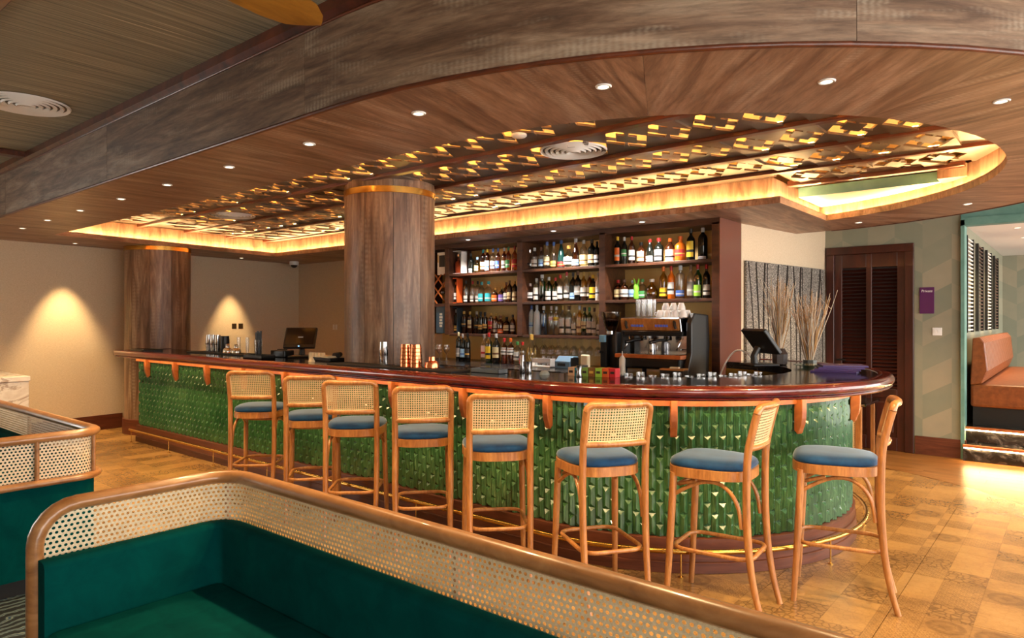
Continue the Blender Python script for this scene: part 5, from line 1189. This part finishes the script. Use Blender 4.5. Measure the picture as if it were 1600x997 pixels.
for i in range(2): switch((-9.56 + .07 * i, 6.857, 1.365), 0, 'slim white switch of the pair on the wall by the till', .05, None, 'pair of slim white switches', 1)
t = thing('cctv_dome', 'white dome camera on the soffit in the far corner', 'camera', (-10.1, 6.45, ZS)); MB().lathe([(.075, 0), (.075, -.05), (.068, -.06)], 20).build('housing', M['white'], t, 40); MB().lathe([(.055, -.06), (.048, -.085), (.025, -.102), (0, -.106)], 18).build('dome', M['black'], t, 60)

# low cane stand by the door
t = thing('cane_stand', 'low cane-fronted stand with dark steel-edged top before the louvred door', 'stand', (-2.05, 8.05, 0))
MB().box((-.24, -.222, 0), (.24, -.21, .58)).build('backing', M['teak'], t)
MB().box((-.33, -.25, .585), (.34, .40, .615)).build('dark_top', M['granite'], t); MB().tube([(.335, -.25, .60), (.335, .33, .60)], .012, 8).build('steel_edge', M['steel'], t, 50); MB().tube([(-.33, -.25, .60), (.335, -.25, .60)], .012, 8).build('steel_edge', M['steel'], t, 50)
for a in (-.30, .24): MB().box((a, -.245, 0), (a + .06, -.20, .585)).build('stile', M['oak'], t, bevel=.004)
for a in (-.30, .26): MB().box((a, .34, 0), (a + .04, .38, .585)).build('rear_leg', M['oak'], t, bevel=.004)
mb = MB(); cane_cells(mb, lambda u, v: (-.24 + .48 * u, -.232, .02 + .55 * v), 24, 28, .26, False); mb.build('cane_panel', M['cane'], t)

struct('wall_niche_head', MB().box((-.98, 8.72, 2.58), (3.2, 8.86, 2.95)), M['teal'])
# niche with leather bench up two lit steps
nw = struct('wall_niche', None, label='niche beyond the chevron wall with shutters')
MB().box((-1.08, 8.86, 0), (-.98, 14.0, 2.6)).build('side_wall', M['chevron'], nw); MB().box((-1.1, 13.9, 0), (3.5, 14.0, 2.6)).build('end_wall', M['chevron'], nw)
MB().box((-.98, 8.70, 0.0), (-.945, 8.90, 2.56)).build('opening_jamb', M['teal'], nw); MB().box((-.98, 8.70, 2.50), (3.2, 8.86, 2.58)).build('opening_head', M['teal'], nw)
struct('ceiling_niche', MB().box((-1.1, 8.86, 2.545), (.35, 14.0, 2.6)), M['plaster'])
cn = struct('ceiling_slats', None)
for k in range(14): MB().box((.35, 8.95 + k * .3, 2.50), (3.2, 9.10 + k * .3, 2.60)).build('slat', M['beam'], cn)
for k in range(4):
    t = thing('window_shutter', 'tall louvred shutter on the niche wall, %s along from the teal opening' % ORD[k], 'shutter', (-.972, 9.25 + k * 1.05, 0), 0, 'louvred shutters in the niche')
    MB().box((0, -.30, 1.35), (.03, -.25, 2.42)).build('stile', M['black'], t); MB().box((0, .25, 1.35), (.03, .30, 2.42)).build('stile', M['black'], t)
    mb = MB()
    for q in range(24): mb.box((.0, -.25, 1.37 + q * .044), (.024, .25, 1.385 + q * .044))
    mb.build('louvres', M['dkshelf'] if k % 2 else M['plaster'], t)
t = thing('leather_bench', 'tan leather bench with ribbed back in the niche up the lit steps', 'bench', (-.95, 8.95, .34))
mb = MB(); n = 26
for k in range(n):
    a, b = k * 3.7 / n, (k + 1) * 3.7 / n - .004; pr = [(.03, .44), (.14, .46), (.19, .60), (.16, .90), (.12, .96), (.05, .95)]
    mbk = MB().add([(p[0], a, p[1]) for p in pr] + [(p[0], b, p[1]) for p in pr], [tuple(range(6)), tuple(range(11, 5, -1))] + [(i, (i + 1) % 6, 6 + (i + 1) % 6, 6 + i) for i in range(6)]); mbk.build('back_rib', M['leather'], t, bevel=.012)
MB().box((.03, 0, .20), (1.1, 3.7, .45)).build('seat', M['leather'], t, bevel=.03); MB().box((.05, .05, .0), (.95, 3.6, .20)).build('seat_base', M['black'], t)
stp = struct('floor_steps', None, label='two dark steps with warm LED nosings')
MB().box((-.95, 8.62, 0), (3.2, 9.0, .17)).build('step', M['marbleblk'], stp); MB().box((-.95, 8.80, .17), (3.2, 13.9, .34)).build('step', M['marbleblk'], stp)
MB().box((-.95, 8.60, .145), (3.2, 8.64, .172)).build('nosing', M['teak'], stp); MB().box((-.95, 8.78, .315), (3.2, 8.82, .342)).build('nosing', M['teak'], stp)
for y, z, lab in ((8.612, .14, 'warm LED strip under the lower step nosing'), (8.79, .31, 'warm LED strip under the upper step nosing')):
    o = MB().box((-.94, y - .006, z - .006), (3.0, y + .006, z + .004)).build('step_light_strip', M['led']); tag(o, lab, 'light strip')

# ------------------------------------------------------------------ downlights, diffusers, fan
def downlight(x, y, label, z=ZS, group=None, warm=True, power=18, spot=1.1, aim=(0, 0), blend=.6, r=.03):
    t = thing('downlight', label, 'light', (x, y, z), 0, group)
    MB().lathe([(r, -.006), (r * 1.12, -.004), (r * 1.15, -.0005), (r * .8, -.0005), (r * .75, -.005)], 20, cap=False).build('trim_ring', M['white'], t, 50)
    MB().lathe([(r * .76, -.003), (r * .7, -.0035), (0, -.004)], 18).build('lamp', M['lamp'] if warm else M['lampw'], t, 50)
    if power:
        light('SPOT', 'downlight_beam', (0, 0, -.012), power, (1.0, .68, .33) if warm else (1, .93, .84), (aim[0], aim[1], 0), t, spot_size=spot, spot_blend=blend, shadow_soft_size=.035)
SL = [(-2.368, 2.168), (-1.509, 2.405), (-.784, 2.929), (-.264, 3.687), (-3.244, 2.165), (-4.122, 2.17), (-5.013, 2.176), (-5.882, 2.195), (-6.783, 2.197), (-7.69, 2.21), (-8.588, 2.24)]
for x, y in SL: downlight(x, y, 'small round downlight in the timber soffit over the stools', group='downlights along the soffit', power=75, spot=1.9)
for a in (15, 45, 70): downlight(C0.x + 2.66 * math.cos(math.radians(a)), C0.y + 2.66 * math.sin(math.radians(a)), 'small round downlight in the timber soffit over the bar end walkway', group='downlights over the bar end', power=75, spot=1.9)
downlight(-9.78, 3.11, 'small round downlight washing the beige wall before the wall column', power=150, spot=1.0, blend=.7, aim=(0, .10))
downlight(-10.12, 5.53, 'small round downlight washing the beige wall above the bronze switches', power=115, spot=.88, blend=.7, aim=(0, .08))
for x in (-5.68, -4.4, -3.32): downlight(x, 6.0, 'white downlight in the soffit edge above the bottle shelves', group='white downlights over the shelves', warm=False, power=70, spot=1.95, aim=(.35, 0))
for k in range(3): downlight(-.55, 9.7 + k * 1.2, 'small downlight in the pale niche ceiling', 2.545, 'downlights in the niche', power=75, spot=1.9)
def diffuser(x, y, z, r, label):
    t = thing('air_diffuser', label, 'air vent', (x, y, z))
    for k in range(6):
        q = r * (1 - k * .155); MB().lathe([(q, -.004 - k * .002), (q - .006, -.016 - k * .002), (q - r * .10, -.004 - k * .002), (q - r * .085, 0)], 32, cap=False).build('ring_blade', M['white'], t, 50)
    MB().lathe([(r * .12, -.012), (0, -.02)], 20).build('centre_disc', M['white'], t, 50); MB().lathe([(r * .98, -.001), (0, -.0012)], 32).build('throat', plain('vent_throat', S(120, 112, 104), .7), t)
diffuser(-5.45, 1.44, ZC, .26, 'round white ring diffuser in the woven lounge ceiling')
diffuser(-2.76, 4.0, 2.70, .24, 'round white ring diffuser in the lit lattice ceiling over the bar end')
diffuser(-7.5, 4.0, 2.70, .24, 'round white ring diffuser in the lit lattice ceiling near the wall column')
t = thing('smoke_detector', 'small flat white detector disc on the lit lattice ceiling', 'detector', (-2.80, 3.44, 2.70)); MB().lathe([(.05, 0), (.05, -.012), (.04, -.02), (0, -.022)], 20).build('disc', M['white'], t, 50)
fan = thing('ceiling_fan', 'wooden ceiling fan with gold-brown blades under the woven ceiling', 'fan', (-2.12, .86, 2.62), 0)
MB().lathe([(.02, .33), (.02, .06), (.08, .05), (.10, 0), (.08, -.06), (0, -.08)], 20).build('motor_hub', M['beam'], fan, 50)
for a in (98, 188, 278, 8):
    mb = MB(); rings = []
    for k, (r, w_, tw_) in enumerate(((.09, .03, -.3), (.18, .06, -.3), (.32, .09, -.26), (.48, .098, -.22), (.58, .085, -.2), (.645, .045, -.18), (.675, .006, -.18))):
        rings.append([(r, -w_ * math.cos(tw_), -w_ * math.sin(tw_)), (r, 0, .006), (r, w_ * math.cos(tw_), w_ * math.sin(tw_)), (r, 0, -.006)])
    o = mb.sweep(rings).build('fan_blade', M['fanwood'], fan, 60); o.rotation_euler.z = math.radians(a)
